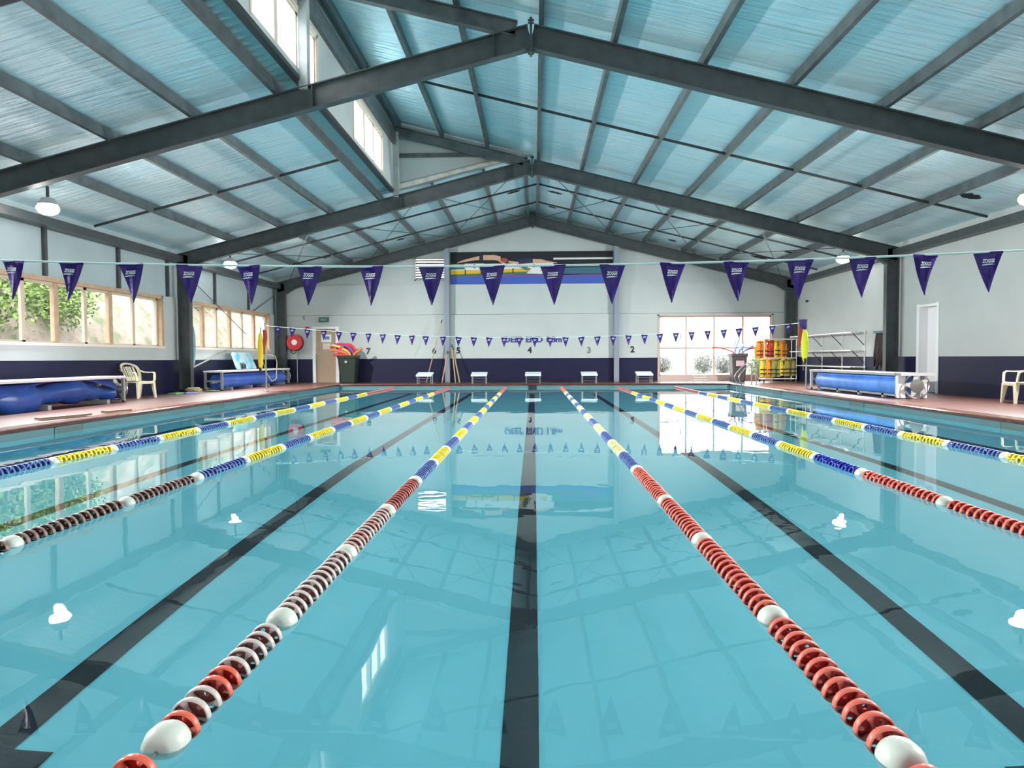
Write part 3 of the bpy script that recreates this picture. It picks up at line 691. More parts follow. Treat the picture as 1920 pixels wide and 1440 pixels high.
# door in the far wall
t = thing('door_1', 'plain beige door in the far wall beside the green bin', 'door', (-8.14, YE, DZ), 0, kind='structure')
M_DOOR = mat('beige_door', (.42, .30, .21), .4, var=.04)
MB().box(-8.54, -7.74, YE + .06, YE + .10, DZ, 2.24).build('door_leaf', M_DOOR, t)
f = MB(); f.box(-8.66, -8.54, YE - .02, YE + .12, DZ, 2.33); f.box(-7.74, -7.62, YE - .02, YE + .12, DZ, 2.33); f.box(-8.539, -7.741, YE - .015, YE + .12, 2.24, 2.325); f.build('door_frame', M_WHITEPAINT, t)
f = MB(); f.lathe([(.03, 0), (.03, .015)], (-8.46, YE + .04, 1.22), 'Y', 12); f.tube([(-8.46, YE + .05, 1.22), (-8.46, YE + .005, 1.22), (-8.34, YE + .005, 1.22)], .011, 8); f.build('door_handle', M_CHROME, t)
t2 = thing('notice', 'white notice with a blue panel on the beige door', 'notice', (-8.1, YE + .058, 1.75), 0, 'notices on the beige door')
MB().box(-8.33, -7.93, YE + .052, YE + .058, 1.72, 2.02).build('sheet', M_WHITEPAINT, t2); MB().box(-8.2, -8.0, YE + .048, YE + .053, 1.83, 1.95).build('blue_panel', mat('notice_blue', (.12, .2, .42), .5), t2)
o = MB().box(-8.27, -7.96, YE + .052, YE + .058, 1.44, 1.68).build('notice', mat('cream_paper', (.7, .64, .56), .6)); tag(o, 'plain cream notice lower on the beige door', 'notice', 'notices on the beige door')
t = thing('exit_sign', 'green EXIT sign above the beige door', 'exit sign', (-8.18, YE - .03, 2.6))
MB().box(-8.37, -8.0, YE - .06, YE, 2.51, 2.69).build('case', mat('exit_green', (.015, .10, .07), .4), t)
link('lettering', text_mesh('lettering', 'EXIT', .13, mat('exit_print', (.35, .6, .5), .5), .002, .002, width=.26), t).location = (-8.185, YE - .064, 2.595)
t = thing('fire_sign', 'small red fire equipment sign right of the hose reel', 'sign', (-8.84, YE, 2.2))
MB().box(-8.93, -8.77, YE - .02, YE, 2.05, 2.33).build('plate', mat('sign_red', (.55, .03, .05), .4), t); MB().box(-8.86, -8.79, YE - .025, YE - .018, 2.2, 2.26).build('mark', M_PRINT, t)
t = thing('smoke_alarm', 'small grey oval fitting on the wall above the hose reel', 'wall fitting', (-8.95, YE, 2.68))
MB().lathe([(.001, -.05), (.05, -.045), (.075, -.02), (.078, 0)], (-8.95, YE, 2.68), 'Y', 18).build('cover', M_GREY, t, smooth=True); MB().box(-9.0, -8.9, YE - .015, YE, 2.64, 2.72).build('back_plate', M_GREY, t)
t = thing('wall_sensor', 'small dark sensor high on the right wall near the corner column', 'sensor', (XR, 26.2, 3.1))
MB().blob((XR - .07, 26.2, 3.1), (.05, .05, .05), 12, 8).build('eye', M_BLACK, t, smooth=True); MB().box(XR - .05, XR, 26.17, 26.23, 3.07, 3.13).build('bracket', M_GREY, t)

# fire hose reel
t = thing('hose_reel', 'red fire hose reel on the far wall left of the door', 'hose reel', (-9.3, YE, 1.72)); cx, cz = -9.3, 1.72
M_RED = mat('hose_reel_red', (.62, .03, .04), .3)
MB().lathe([(.31, -.25), (.315, -.235), (.315, -.225), (.10, -.22), (.10, -.26), (.2, -.262), (.30, -.256)], (cx, YE, cz), 'Y', 36).build('disc', M_RED, t, smooth=True)
MB().lathe([(.001, -.285), (.10, -.283), (.115, -.26), (.115, -.25)], (cx, YE, cz), 'Y', 24).build('hub', M_PRINT, t, smooth=True)
MB().lathe([(.30, -.03), (.31, -.05), (.31, -.04), (.05, -.03)], (cx, YE, cz), 'Y', 32).build('back_disc', M_RED, t)
h = MB()
for k in range(4): h.tube([(cx + .285 * math.cos(a * PI / 14), YE - .07 - k * .045, cz - .02 + .30 * math.sin(a * PI / 14)) for a in range(28)], .022, 8, closed=True)
h.build('hose', M_BLACK, t, smooth=True)
MB().tube([(cx + .04, YE - .10, cz), (cx + .04, YE - .10, 1.35), (cx + .04, YE - .06, 1.2), (cx + .04, YE - .06, DZ)], .018, 8).build('pipe', M_GREY, t, smooth=True)
MB().tube([(cx - .16, YE - .2, cz - .28), (cx - .12, YE - .22, cz - .40), (cx - .05, YE - .2, cz - .44), (cx + .02, YE - .2, cz - .40)], .02, 8).build('nozzle', M_BLACK, t, smooth=True)
MB().box(cx - .05, cx + .05, YE - .12, YE, cz - .05, cz + .05).build('bracket', M_RED, t)

# ------------------------------------------------------------------ wheelie bins and pool noodles
def bin_(x, y, m, label, w=.58, hgt=1.07, lid=False, label_plate=None):
    t = thing('wheelie_bin', label, 'bin', (x, y, DZ), 0)
    mb = MB(); z0, z1 = DZ + .04, DZ + hgt; b, c = w * .40, w * .50
    def ring(r, z, ry=None): 
        ry = ry or r; k = .05
        return [(x + sx * (r - a * k), y + sy * (ry - bb * k), z) for sx, sy, a, bb in ((-1,-1,1,0),(1,-1,1,0),(1,-1,0,1),(1,1,0,1),(1,1,1,0),(-1,1,1,0),(-1,1,0,1),(-1,-1,0,1))]
    mb.loft([ring(b, z0), ring(c, z1 - .12), ring(c * 1.08, z1 - .10), ring(c * 1.10, z1), ring(c * 1.0, z1), ring(c * .97, z1 - .12), ring(b * .9, z0 + .3)], caps=True); mb.build('body', m, t, smooth=False)
    for s in (-1, 1):
        MB().lathe([(.09, -.025), (.10, -.02), (.10, .02), (.09, .025)], (x + s * w * .36, y + w * .38, DZ + .10), 'X', 16).build('wheel', M_BLACK, t)
    MB().tube([(x - w * .45, y + w * .55, z1 - .05), (x - w * .45, y + w * .66, z1 - .03), (x + w * .45, y + w * .66, z1 - .03), (x + w * .45, y + w * .55, z1 - .05)], .016, 8).build('handle', m, t)
    mb = MB(); mb.box(x - b * .9, x + b * .9, y - b * .8, y + b * .8, DZ, DZ + .05); mb.build('foot', m, t)
    return t
M_BIN = mat('dark_green_bin', (.010, .024, .015), .45); M_BIN2 = mat('charcoal_bin', (.075, .06, .068), .4)
t = bin_(-7.08, 26.85, M_BIN, 'dark green wheelie bin full of pool noodles beside the door', .68, 1.06)
bd = MB(); bd.lathe([(.05, -.006), (.05, 0)], (-7.1, 26.85 - .345, .95), 'Y', 12); o = bd.build('badge', M_GREY, t)
t = bin_(7.70, 26.75, M_BIN2, 'charcoal wheelie bin holding pool noodles before the glazed end wall', .56, 1.06)
o = MB().box(7.55, 7.85, 26.75 - .305, 26.75 - .285, .72, .93).build('sticker', mat('pink_sticker', (.62, .42, .44), .5), t)
def noodle(pts, m, label, grp, r=.033, seg=24):
    # smooth curve through the points (Catmull-Rom)
    P = [Vector(p) for p in pts]; P = [P[0] * 2 - P[1]] + P + [P[-1] * 2 - P[-2]]; out = []
    for i in range(1, len(P) - 2):
        for k in range(8):
            u = k / 8; a, b, c, d = P[i - 1], P[i], P[i + 1], P[i + 2]
            out.append(.5 * ((2 * b) + (-a + c) * u + (2 * a - 5 * b + 4 * c - d) * u * u + (-a + 3 * b - 3 * c + d) * u ** 3))
    out.append(P[-2])
    mb = MB(); mb.tube(out, r, 10); o = mb.build('pool_noodle', m, smooth=True); tag(o, label, 'pool noodle', grp)
NY = mat('noodle_yellow', (.85, .62, .18), .6); NR = mat('noodle_red', (.72, .05, .06), .6); NP = mat('noodle_magenta', (.62, .05, .16), .6); NO = mat('noodle_orange', (.80, .19, .05), .6); NV = mat('noodle_violet', (.20, .10, .32), .6); NB_ = mat('noodle_blue', (.16, .36, .68), .6); NPK = mat('noodle_pink', (.82, .42, .5), .6); NWH = mat('noodle_pale_blue', (.6, .76, .86), .6)
gA = 'noodles in the green bin'; bx, by = -7.08, 26.85
noodle([(bx + .10, by, .5), (bx + .06, by, 1.2), (bx - .15, by - .05, 1.42), (bx - .45, by - .1, 1.56), (bx - .62, by - .1, 1.58)], NY, 'yellow pool noodle bending left out of the green bin', gA, .042)
noodle([(bx + .18, by + .1, .5), (bx + .20, by + .1, 1.2), (bx + .02, by + .05, 1.55), (bx - .30, by, 1.64), (bx - .55, by, 1.60), (bx - .70, by, 1.50)], NP, 'magenta pool noodle arching highest over the green bin', gA, .045)
noodle([(bx - .05, by - .1, .5), (bx - .03, by - .1, 1.2), (bx - .28, by - .15, 1.34), (bx - .52, by - .2, 1.40), (bx - .66, by - .2, 1.38)], NO, 'orange pool noodle poking left out of the green bin', gA, .045)
noodle([(bx + .02, by - .16, .5), (bx - .05, by - .16, 1.15), (bx - .3, by - .2, 1.20), (bx - .5, by - .25, 1.24)], NR, 'red pool noodle lowest at the left of the green bin', gA, .05)
noodle([(bx + .22, by - .06, .5), (bx + .22, by - .06, 1.2), (bx + .12, by - .06, 1.42), (bx - .05, by - .06, 1.55), (bx - .25, by - .06, 1.60)], NV, 'violet pool noodle curving inside the green bin bundle', gA, .04)
noodle([(bx + .25, by + .03, .5), (bx + .27, by + .03, 1.2), (bx + .22, by + .03, 1.45), (bx + .06, by + .03, 1.60), (bx - .12, by, 1.60), (bx - .3, by - .1, 1.45), (bx - .4, by - .15, 1.25)], NR, 'red pool noodle looping right over the green bin bundle', gA, .05)
noodle([(bx + .1, by - .1, .5), (bx + .22, by - .1, 1.18), (bx + .42, by - .12, 1.36), (bx + .56, by - .14, 1.46)], NO, 'orange pool noodle sticking out right of the green bin', gA, .045)
noodle([(bx + .08, by + .15, .5), (bx + .10, by + .15, 1.2), (bx - .06, by + .12, 1.46), (bx - .3, by + .1, 1.52), (bx - .5, by + .08, 1.46)], NP, 'magenta pool noodle behind the yellow one in the green bin', gA, .045)
gB = 'noodles in the charcoal bin'; bx, by = 7.70, 26.75
noodle([(bx - .05, by, .5), (bx - .12, by, 1.15), (bx - .3, by, 1.30), (bx - .62, by, 1.40), (bx - .95, by, 1.44)], NR, 'long red pool noodle drooping left from the charcoal bin', gB, .025)
noodle([(bx + .02, by, .5), (bx - .08, by + .05, 1.2), (bx + .02, by + .05, 1.62), (bx + .08, by + .05, 1.78)], NB_, 'blue pool noodle standing tallest in the charcoal bin', gB, .022)
noodle([(bx - .1, by - .05, .5), (bx - .14, by - .05, 1.2), (bx - .12, by - .05, 1.5), (bx - .09, by - .05, 1.66)], NPK, 'pink pool noodle upright at the left of the charcoal bin', gB, .02)
noodle([(bx + .1, by, .5), (bx + .05, by, 1.2), (bx + .12, by, 1.42), (bx + .25, by, 1.62)], NWH, 'pale blue pool noodle leaning right in the charcoal bin', gB, .035)
noodle([(bx + .15, by - .1, .5), (bx + .02, by - .1, 1.2), (bx + .12, by - .1, 1.38), (bx + .2, by - .1, 1.46)], NB_, 'short blue pool noodle at the front of the charcoal bin', gB, .035)
noodle([(bx + .1, by + .1, .5), (bx + .15, by + .1, 1.15), (bx + .35, by + .1, 1.32), (bx + .62, by + .1, 1.40), (bx + .9, by + .1, 1.38)], NR, 'red pool noodle drooping right from the charcoal bin', gB, .028)
noodle([(bx + .18, by + .05, .5), (bx + .18, by + .05, 1.15), (bx + .38, by + .05, 1.38), (bx + .6, by + .05, 1.48)], NB_, 'blue pool noodle drooping right above the red one in the charcoal bin', gB, .03)

# ------------------------------------------------------------------ starting blocks
M_BLOCK = mat('white_block_top', (.70, .80, .82), .4)
def make_block(label, m_top, m_leg, plain=False):
    t = thing('starting_block', label, 'starting block', (0, 0, 0), 0, 'starting blocks along the far deck')
    w, d = .29, .27
    if not plain:
        mb = MB(); mb.prism([(-w, -d, .30), (w, -d, .30), (w + .0, -d, .335), (-w, -d, .335)], (0, 0, 0.0)) if False else None
        p = MB(); p.loft([[(-w, -d, .27), (w, -d, .27), (w, d, .36), (-w, d, .36)], [(-w, -d, .335), (w, -d, .335), (w, d, .42), (-w, d, .42)]]); p.build('platform', m_top, t, bevel=.012)
    for sx in (-1, 1):
        for sy in (-1, 1):
            MB().tube([(sx * (w - .04), sy * (d - .05), .27 + (.05 if sy > 0 else 0)), (sx * (w - .04), sy * (d - .05), 0)], .018 if not plain else .012, 8).build('leg', m_leg, t)
    r = MB(); r.tube([(-w + .04, -d + .05, .20), (w - .04, -d + .05, .20)], .014, 8); r.build('rail', m_leg, t)
    r = MB(); r.tube([(-w + .04, -d + .05, .10), (w - .04, -d + .05, .10)], .014, 8); r.build('rail', m_leg, t)
    if plain:
        r = MB(); r.tube([(-w, -d, .28), (w, -d, .28), (w, d, .36), (-w, d, .36)], .013, 8, closed=True); r.build('top_frame', m_leg, t)
    return t
bl = None
for x, s in ((-3.97, '6'), (-1.97, '5'), (.0, '4'), (2.04, '3'), (4.03, '2')):
    o = make_block('x', M_BLOCK, M_CHROME) if bl is None else copy_tree(bl)
    bl = bl or o; o.location = (x, 25.72, DZ + .0); o['label'] = f'white topped starting block below lane number {s}'
o = make_block('bare tube starting block frame before the glazed end wall', M_BLOCK, M_GREY, True); o.location = (6.0, 25.72, DZ)

# poles leaning on the column
def lean(p0, p1, r, m, label):
    t = thing('pool_pole', label, 'pole', p0, 0, 'poles leaning on the slim left column')
    MB().tube([p0, p1], r, 8).build('shaft', m, t, smooth=True)
    v = (Vector(p1) - Vector(p0)).normalized(); MB().tube([Vector(p1) - v * .12, p1], r * 1.35, 8).build('grip', M_BLACK, t)
WOOD = mat('pale_wood', (.45, .33, .18), .5, var=.15)
lean((-4.12, 27.0, DZ), (-3.52, 27.22, 2.55), .016, WOOD, 'pale pole leaning left of the slim column')
lean((-3.50, 26.95, DZ), (-3.30, 27.2, 1.35), .022, mat('pink_pole', (.5, .25, .2), .5), 'short pinkish pole leaning at the foot of the slim column')
lean((-2.98, 26.95, DZ), (-3.15, 27.22, 1.6), .022, WOOD, 'wooden pole leaning right of the slim column')
lean((-2.82, 26.95, DZ), (-3.12, 27.26, 1.5), .026, mat('tan_pole', (.38, .27, .14), .5), 'thicker tan pole leaning furthest right of the slim column')

# ------------------------------------------------------------------ pool ladder
t = thing('pool_ladder', 'stainless pool ladder at the far right edge', 'ladder', (7.2, 23.9, DZ))
for dy in (-.25, .25):
    y = 23.9 + dy; pts = [(7.42, y, DZ), (7.42, y, .72)]
    pts += [(7.42 - .14 + .14 * math.cos(a * PI / 10), y, .72 + .14 * math.sin(a * PI / 10)) for a in range(1, 7)]
    pts += [(7.05, y, .68), (6.90, y, .50), (6.84, y, .40), (6.86, y, .30), (6.93, y, .18), (6.93, y, -.2), (6.93, y, -1.0)]
    MB().tube(pts, .021, 10).build('handrail', M_CHROME, t, smooth=True)
for z in (-.25, -.5, -.75): MB().box(6.89, 6.97, 23.65, 24.15, z - .012, z + .012).build('tread', M_CHROME, t)
for dy in (-.25, .25): MB().lathe([(.045, 0), (.045, .012), (.025, .02)], (7.42, 23.9 + dy, DZ), 'Z', 14).build('base_flange', M_CHROME, t)

# ------------------------------------------------------------------ life jacket rack
RKY = 26.3
t = thing('jacket_rack', 'white tube rack on wheels hung with life jackets', 'rack', (8.95, RKY, DZ)); xa, xb, ya, yb = 8.45, 9.62, RKY - .25, RKY + .25
for y in (ya, yb):
    f = MB(); f.tube([(xa, y, DZ + .12), (xa, y, 1.72), (xb, y, 1.72), (xb, y, DZ + .12)], .022, 8, closed=True); f.build('end_frame', M_WHITEPAINT, t)
for z, nm in ((1.72, 'top_rail'), (1.02, 'hanging_rail'), (DZ + .12, 'base_rail')):
    for x in (xa, xb): MB().tube([(x, ya, z), (x, yb, z)], .018, 8).build(nm, M_WHITEPAINT, t)
for y in (ya, yb): MB().tube([(xa, y, 1.02), (xb, y, 1.02)], .018, 8).build('hanging_rail', M_WHITEPAINT, t)
MB().tube([(xa, RKY, 1.70), (xb, RKY, 1.70)], .016, 8).build('hanging_rail', M_WHITEPAINT, t)
for x in (xa, xb):
    for y in (ya, yb): MB().lathe([(.05, -.018), (.055, -.01), (.055, .01), (.05, .018)], (x, y, DZ + .055), 'X', 14).build('wheel', M_BLACK, t)
JO = mat('jacket_orange', (.85, .30, .03), .6); JR = mat('jacket_red', (.62, .05, .03), .6); JY = mat('jacket_yellow', (.80, .60, .05), .6); JG = mat('jacket_olive', (.30, .30, .08), .6); JK = mat('jacket_black_strap', (.03, .028, .02), .6)
def jacket(x, y, ztop, rz, m, m2, label, s=1.0):
    t = thing('life_jacket', label, 'life jacket', (x, y, ztop), rz, 'life jackets on the rack')
    def panel(nm, x0, x1, yy, mm):
        mb = MB(); rows = []
        for k, (z, w) in enumerate(((0, .55), (-.10, .8), (-.22, 1.0), (-.38, 1.0), (-.50, .95), (-.56, .8))):
            c = (x0 + x1) / 2 * (1.1 if k < 2 else 1); h = (x1 - x0) / 2 * w; th = .035 + .03 * math.sin(PI * min(1, (k + .6) / 6))
            rows.append([(s * (c + h * math.cos(a * PI / 5)), s * (yy + th * math.sin(a * PI / 5)), s * z) for a in range(10)])
        mb.loft(rows); mb.build(nm, mm, t, smooth=True, world=False)
    panel('front_panel', -.19, -.01, -.06, m); panel('front_panel', .01, .19, -.06, m); panel('back_panel', -.18, .18, .06, m2)
    c = MB(); c.tube([(s * .10 * math.cos(a * PI / 6), s * (.02 - .07 * math.sin(a * PI / 6)), s * (.03 + .03 * math.sin(a * PI / 6))) for a in range(12)], .035 * s, 8, closed=True); c.build('collar', m, t, smooth=True, world=False)
    for z in (-.30, -.44):
        b = MB(); b.box(-.20 * s, .20 * s, -.128 * s, -.120 * s, (z - .02) * s, (z + .02) * s); b.build('strap', JK, t, world=False)
    h = MB(); h.tube([(0, 0, .03 * s), (0, 0, .10), (.02, 0, .12), (.04, 0, .10)], .006, 6); h.build('hanger', M_GREY, t, world=False)
k = 0
for (x, z, m, m2, rz, lb, sc) in ((8.36, 1.58, JO, JY, .5, 'yellow backed orange life jacket at the left end of the upper row', 1.0), (8.58, 1.60, JO, JO, 1.2, 'bright orange life jacket, second in the upper row', 1.05), (8.78, 1.58, JR, JO, .2, 'red life jacket in the middle of the upper row', 1.05), (8.98, 1.60, JY, JG, .9, 'yellow olive life jacket in the upper row behind the white post', 1.0), (9.18, 1.56, JO, JR, 1.3, 'orange red life jacket at the right of the upper row', .95),
        (8.42, .92, JY, JG, .6, 'yellow life jacket at the left end of the lower row', 1.05), (8.64, .90, JO, JY, 1.0, 'orange yellow life jacket, second in the lower row', 1.0), (8.86, .92, JG, JY, .3, 'olive life jacket in the middle of the lower row', 1.05), (9.12, .90, JY, JK, .8, 'black and yellow life jacket right of centre in the lower row', .95), (9.38, .92, JG, JO, .2, 'olive and orange life jacket at the right of the lower row', 1.0)):
    jacket(x, RKY - .26 if z < 1.2 else RKY - .04, z, rz * .5, m, m2, lb, sc)

# ------------------------------------------------------------------ pool cover reels under benches
def reel(name, label, x0, x1, y0, y1, ztop, rr, rz_, m_cover, m_top, near_panel=False, slump=0.0, seat=.05):
    """bench over a rolled pool cover; x0..x1 across, y0..y1 along"""
    t = thing(name, label, 'pool cover reel', ((x0 + x1) / 2, (y0 + y1) / 2, DZ), 0, 'pool cover reels under benches')
    xc = (x0 + x1) / 2
    MB().box(x0, x1, y0 - .04, y1 + .04, ztop - seat, ztop).build('bench_top', m_top, t, bevel=.008)
    for y in (y0, y1):
        for x in (x0 + .05, x1 - .05): MB().box(x - .03, x + .03, y - .03, y + .03, DZ + .03, ztop - seat).build('leg', M_WHITEPAINT if near_panel else M_GREY, t)
        f = MB(); f.box(x0 + .05, x1 - .05, y - .02, y + .02, DZ + .26, DZ + .31); f.build('end_rail', M_GREY, t)
        for x in (x0 + .05, x1 - .05): MB().lathe([(.03, -.02), (.035, 0), (.03, .02)], (x, y, DZ + .033), 'X', 12).build('castor', M_BLACK, t)
    MB().box(x0 + .02, x0 + .07, y0, y1, DZ + .05, DZ + .09).build('base_rail', M_GREY, t)
    # the roll: lumpy spiral section
    mb = MB(); rows = []; n = 28
    for i in range(n + 1):
        y = y0 + .18 + (y1 - y0 - .36) * i / n
        e = min(1.0, .72 + .28 * math.sin(PI * min(1, max(0, i / n * 1.0)))) if slump else 1.0
        wob = 1 + slump * .25 * math.sin(i * .9) + slump * .15 * math.sin(i * 2.3)
        rows.append([(xc + rr * e * wob * (1 + .05 * math.sin(3 * a * 2 * PI / 26 + i * .3) * (1 if slump else .3)) * math.cos(a * 2 * PI / 26) * (1.1 if slump else 1), y, rz_ + rr * e * wob * math.sin(a * 2 * PI / 26) - slump * .05 * math.sin(i * .5)) for a in range(26)])
    mb.loft(rows); mb.build('cover_roll', m_cover, t, smooth=True)
    # loose outer flap
    mb = MB(); rows = []
    for i in range(n + 1):
        y = y0 + .2 + (y1 - y0 - .4) * i / n; k = .03 + .05 * slump * math.sin(i * .35)
        a0, a1 = 2.4, 2.4 - (1.5 if not slump else 2.2 + 1.0 * math.sin(i * .23))
        rows.append([(xc + (rr + k) * 1.02 * math.cos(a0 + (a1 - a0) * q / 8) * (1.1 if slump else 1), y, rz_ + (rr + k) * math.sin(a0 + (a1 - a0) * q / 8)) for q in range(9)])
    mb.loft(rows, caps=False, closed=False); o = mb.build('cover_flap', m_cover, t, smooth=True); so = o.modifiers.new('solid', 'SOLIDIFY'); so.thickness = .006
    MB().tube([(xc, y0 - .12, rz_), (xc, y1 + .12, rz_)], .04, 10).build('axle', M_GREY, t)
    for k in range(4):
        y = y0 + .6 + k * (y1 - y0 - 1.2) / 3; MB().box(xc - .12 if x0 < 0 else x0 + .02, xc + .30 if x0 < 0 else x0 + .09, y - .05, y + .05, DZ, DZ + .09).build('support_block', M_GREY, t)
    return t, xc
def wheel(t, x, y, z, r, sp=5, disc=True):
    w = thing('hand_wheel', None, None, (x, y, z)); w.parent = t; w.matrix_parent_inverse = parent_inv(t)
    MB().tube([(r * math.cos(a * PI / 20), 0, r * math.sin(a * PI / 20)) for a in range(40)], .018, 8, closed=True).build('rim', M_CHROME, w, smooth=True, world=False)
    for k in range(sp):
        a = k * 2 * PI / sp + .5; ca, sa = math.cos(a), math.sin(a); h = r * .52
        f = MB(); f.prism([(h * ca - .06 * sa, -.01, h * sa + .06 * ca), (h * ca + .06 * sa, -.01, h * sa - .06 * ca), (r * ca + .02 * sa, -.01, r * sa - .02 * ca), (r * ca - .02 * sa, -.01, r * sa + .02 * ca)], (0, .02, 0)); f.build('spoke', M_GREY, w, world=False)
    if disc: MB().lathe([(.03, -.03), (r * .56, -.015), (r * .56, .015), (.03, .03)], (0, 0, 0), 'Y', 24).build('hub', mat('dull_steel', (.13, .125, .12), .5, metal=.3), w, world=False)
t, xc = reel('cover_reel', 'dark blue pool cover rolled under the long near left bench', -9.62, -8.98, 8.6, 15.25, .715, .235, .40, M_BLUECOVER2, M_LILAC, slump=1.0)
wheel(t, xc, 15.45, .42, .24, 5)
t, xc = reel('cover_reel', 'blue pool cover rolled under the far left bench with the foam board', -9.75, -9.15, 20.55, 26.2, .725, .215, .39, M_BLUECOVER, M_WHITEPAINT)
wheel(t, xc, 26.45, .42, .24, 5, False)
t, xc = reel('cover_reel', 'bright blue pool cover rolled under the right bench with a steel wheel', 7.98, 8.62, 15.75, 20.55, .70, .235, .40, mat('bright_blue_pool_cover', (.10, .30, .85), .3, var=.25, vscale=3, bump=.5, bscale=9), M_GREY, near_panel=True, seat=.06)
MB().box(7.98, 8.14, 15.62, 15.68, DZ + .02, .64).build('end_panel', M_WHITEPAINT, t)
MB().box(8.54, 8.60, 15.62, 15.68, DZ + .02, .64).build('end_panel', M_WHITEPAINT, t)
MB().box(7.98, 8.72, 15.50, 15.75, .64, .70).build('end_shelf', M_GREY, t)
wheel(t, 8.33, 15.52, .425, .265, 5)

# foam board behind the far left bench
t = thing('foam_board', 'pastel tie dyed foam board with black hand straps leaning behind the far left bench', 'foam board', (-9.8, 23.2, .73))
def foam_mat():
    m = bpy.data.materials.new('tie_dye_foam'); m.use_nodes = True; nt = m.node_tree; N = nt.nodes; L = nt.links; p = N['Principled BSDF']; p.inputs['Roughness'].default_value = .6
    g = N.new('ShaderNodeNewGeometry'); n = N.new('ShaderNodeTexNoise'); n.inputs['Scale'].default_value = 3.2; n.inputs['Detail'].default_value = 2; L.new(g.outputs['Position'], n.inputs['Vector'])
    cr = N.new('ShaderNodeValToRGB'); e = cr.color_ramp.elements; e[0].position = .36; e[0].color = (.12, .40, .55, 1); e[1].position = .64; e[1].color = (.55, .50, .62, 1)
    for q, c in ((.44, (.22, .55, .50)), (.5, (.30, .45, .72)), (.57, (.40, .62, .50))): z = e.new(q); z.color = (*c, 1)
    L.new(n.outputs['Fac'], cr.inputs[0]); L.new(cr.outputs[0], p.inputs['Base Color']); return m
def board_pt(u, v, k): # u along the wall, v up, leaning back
    return (-9.62 - .30 * v - k, 22.62 + u, .735 + v)
out = [(.10, 0), (1.62, 0), (1.66, .06), (1.48, .50), (1.38, .56), (.12, .56), (.0, .48), (.04, .06)]
mb = MB(); mb.loft([[board_pt(u, v, 0) for u, v in out], [board_pt(u, v, .06) for u, v in out]]); mb.build('board', foam_mat(), t, bevel=.02)
for u in (.33, .55): 
    s = MB(); s.tube([board_pt(u, .02, -.02), board_pt(u - .02, .12, -.05), board_pt(u + .02, .20, -.03), board_pt(u + .09, .14, -.05), board_pt(u + .10, .02, -.02)], .022, 8); s.build('hand_strap', M_BLACK, t)

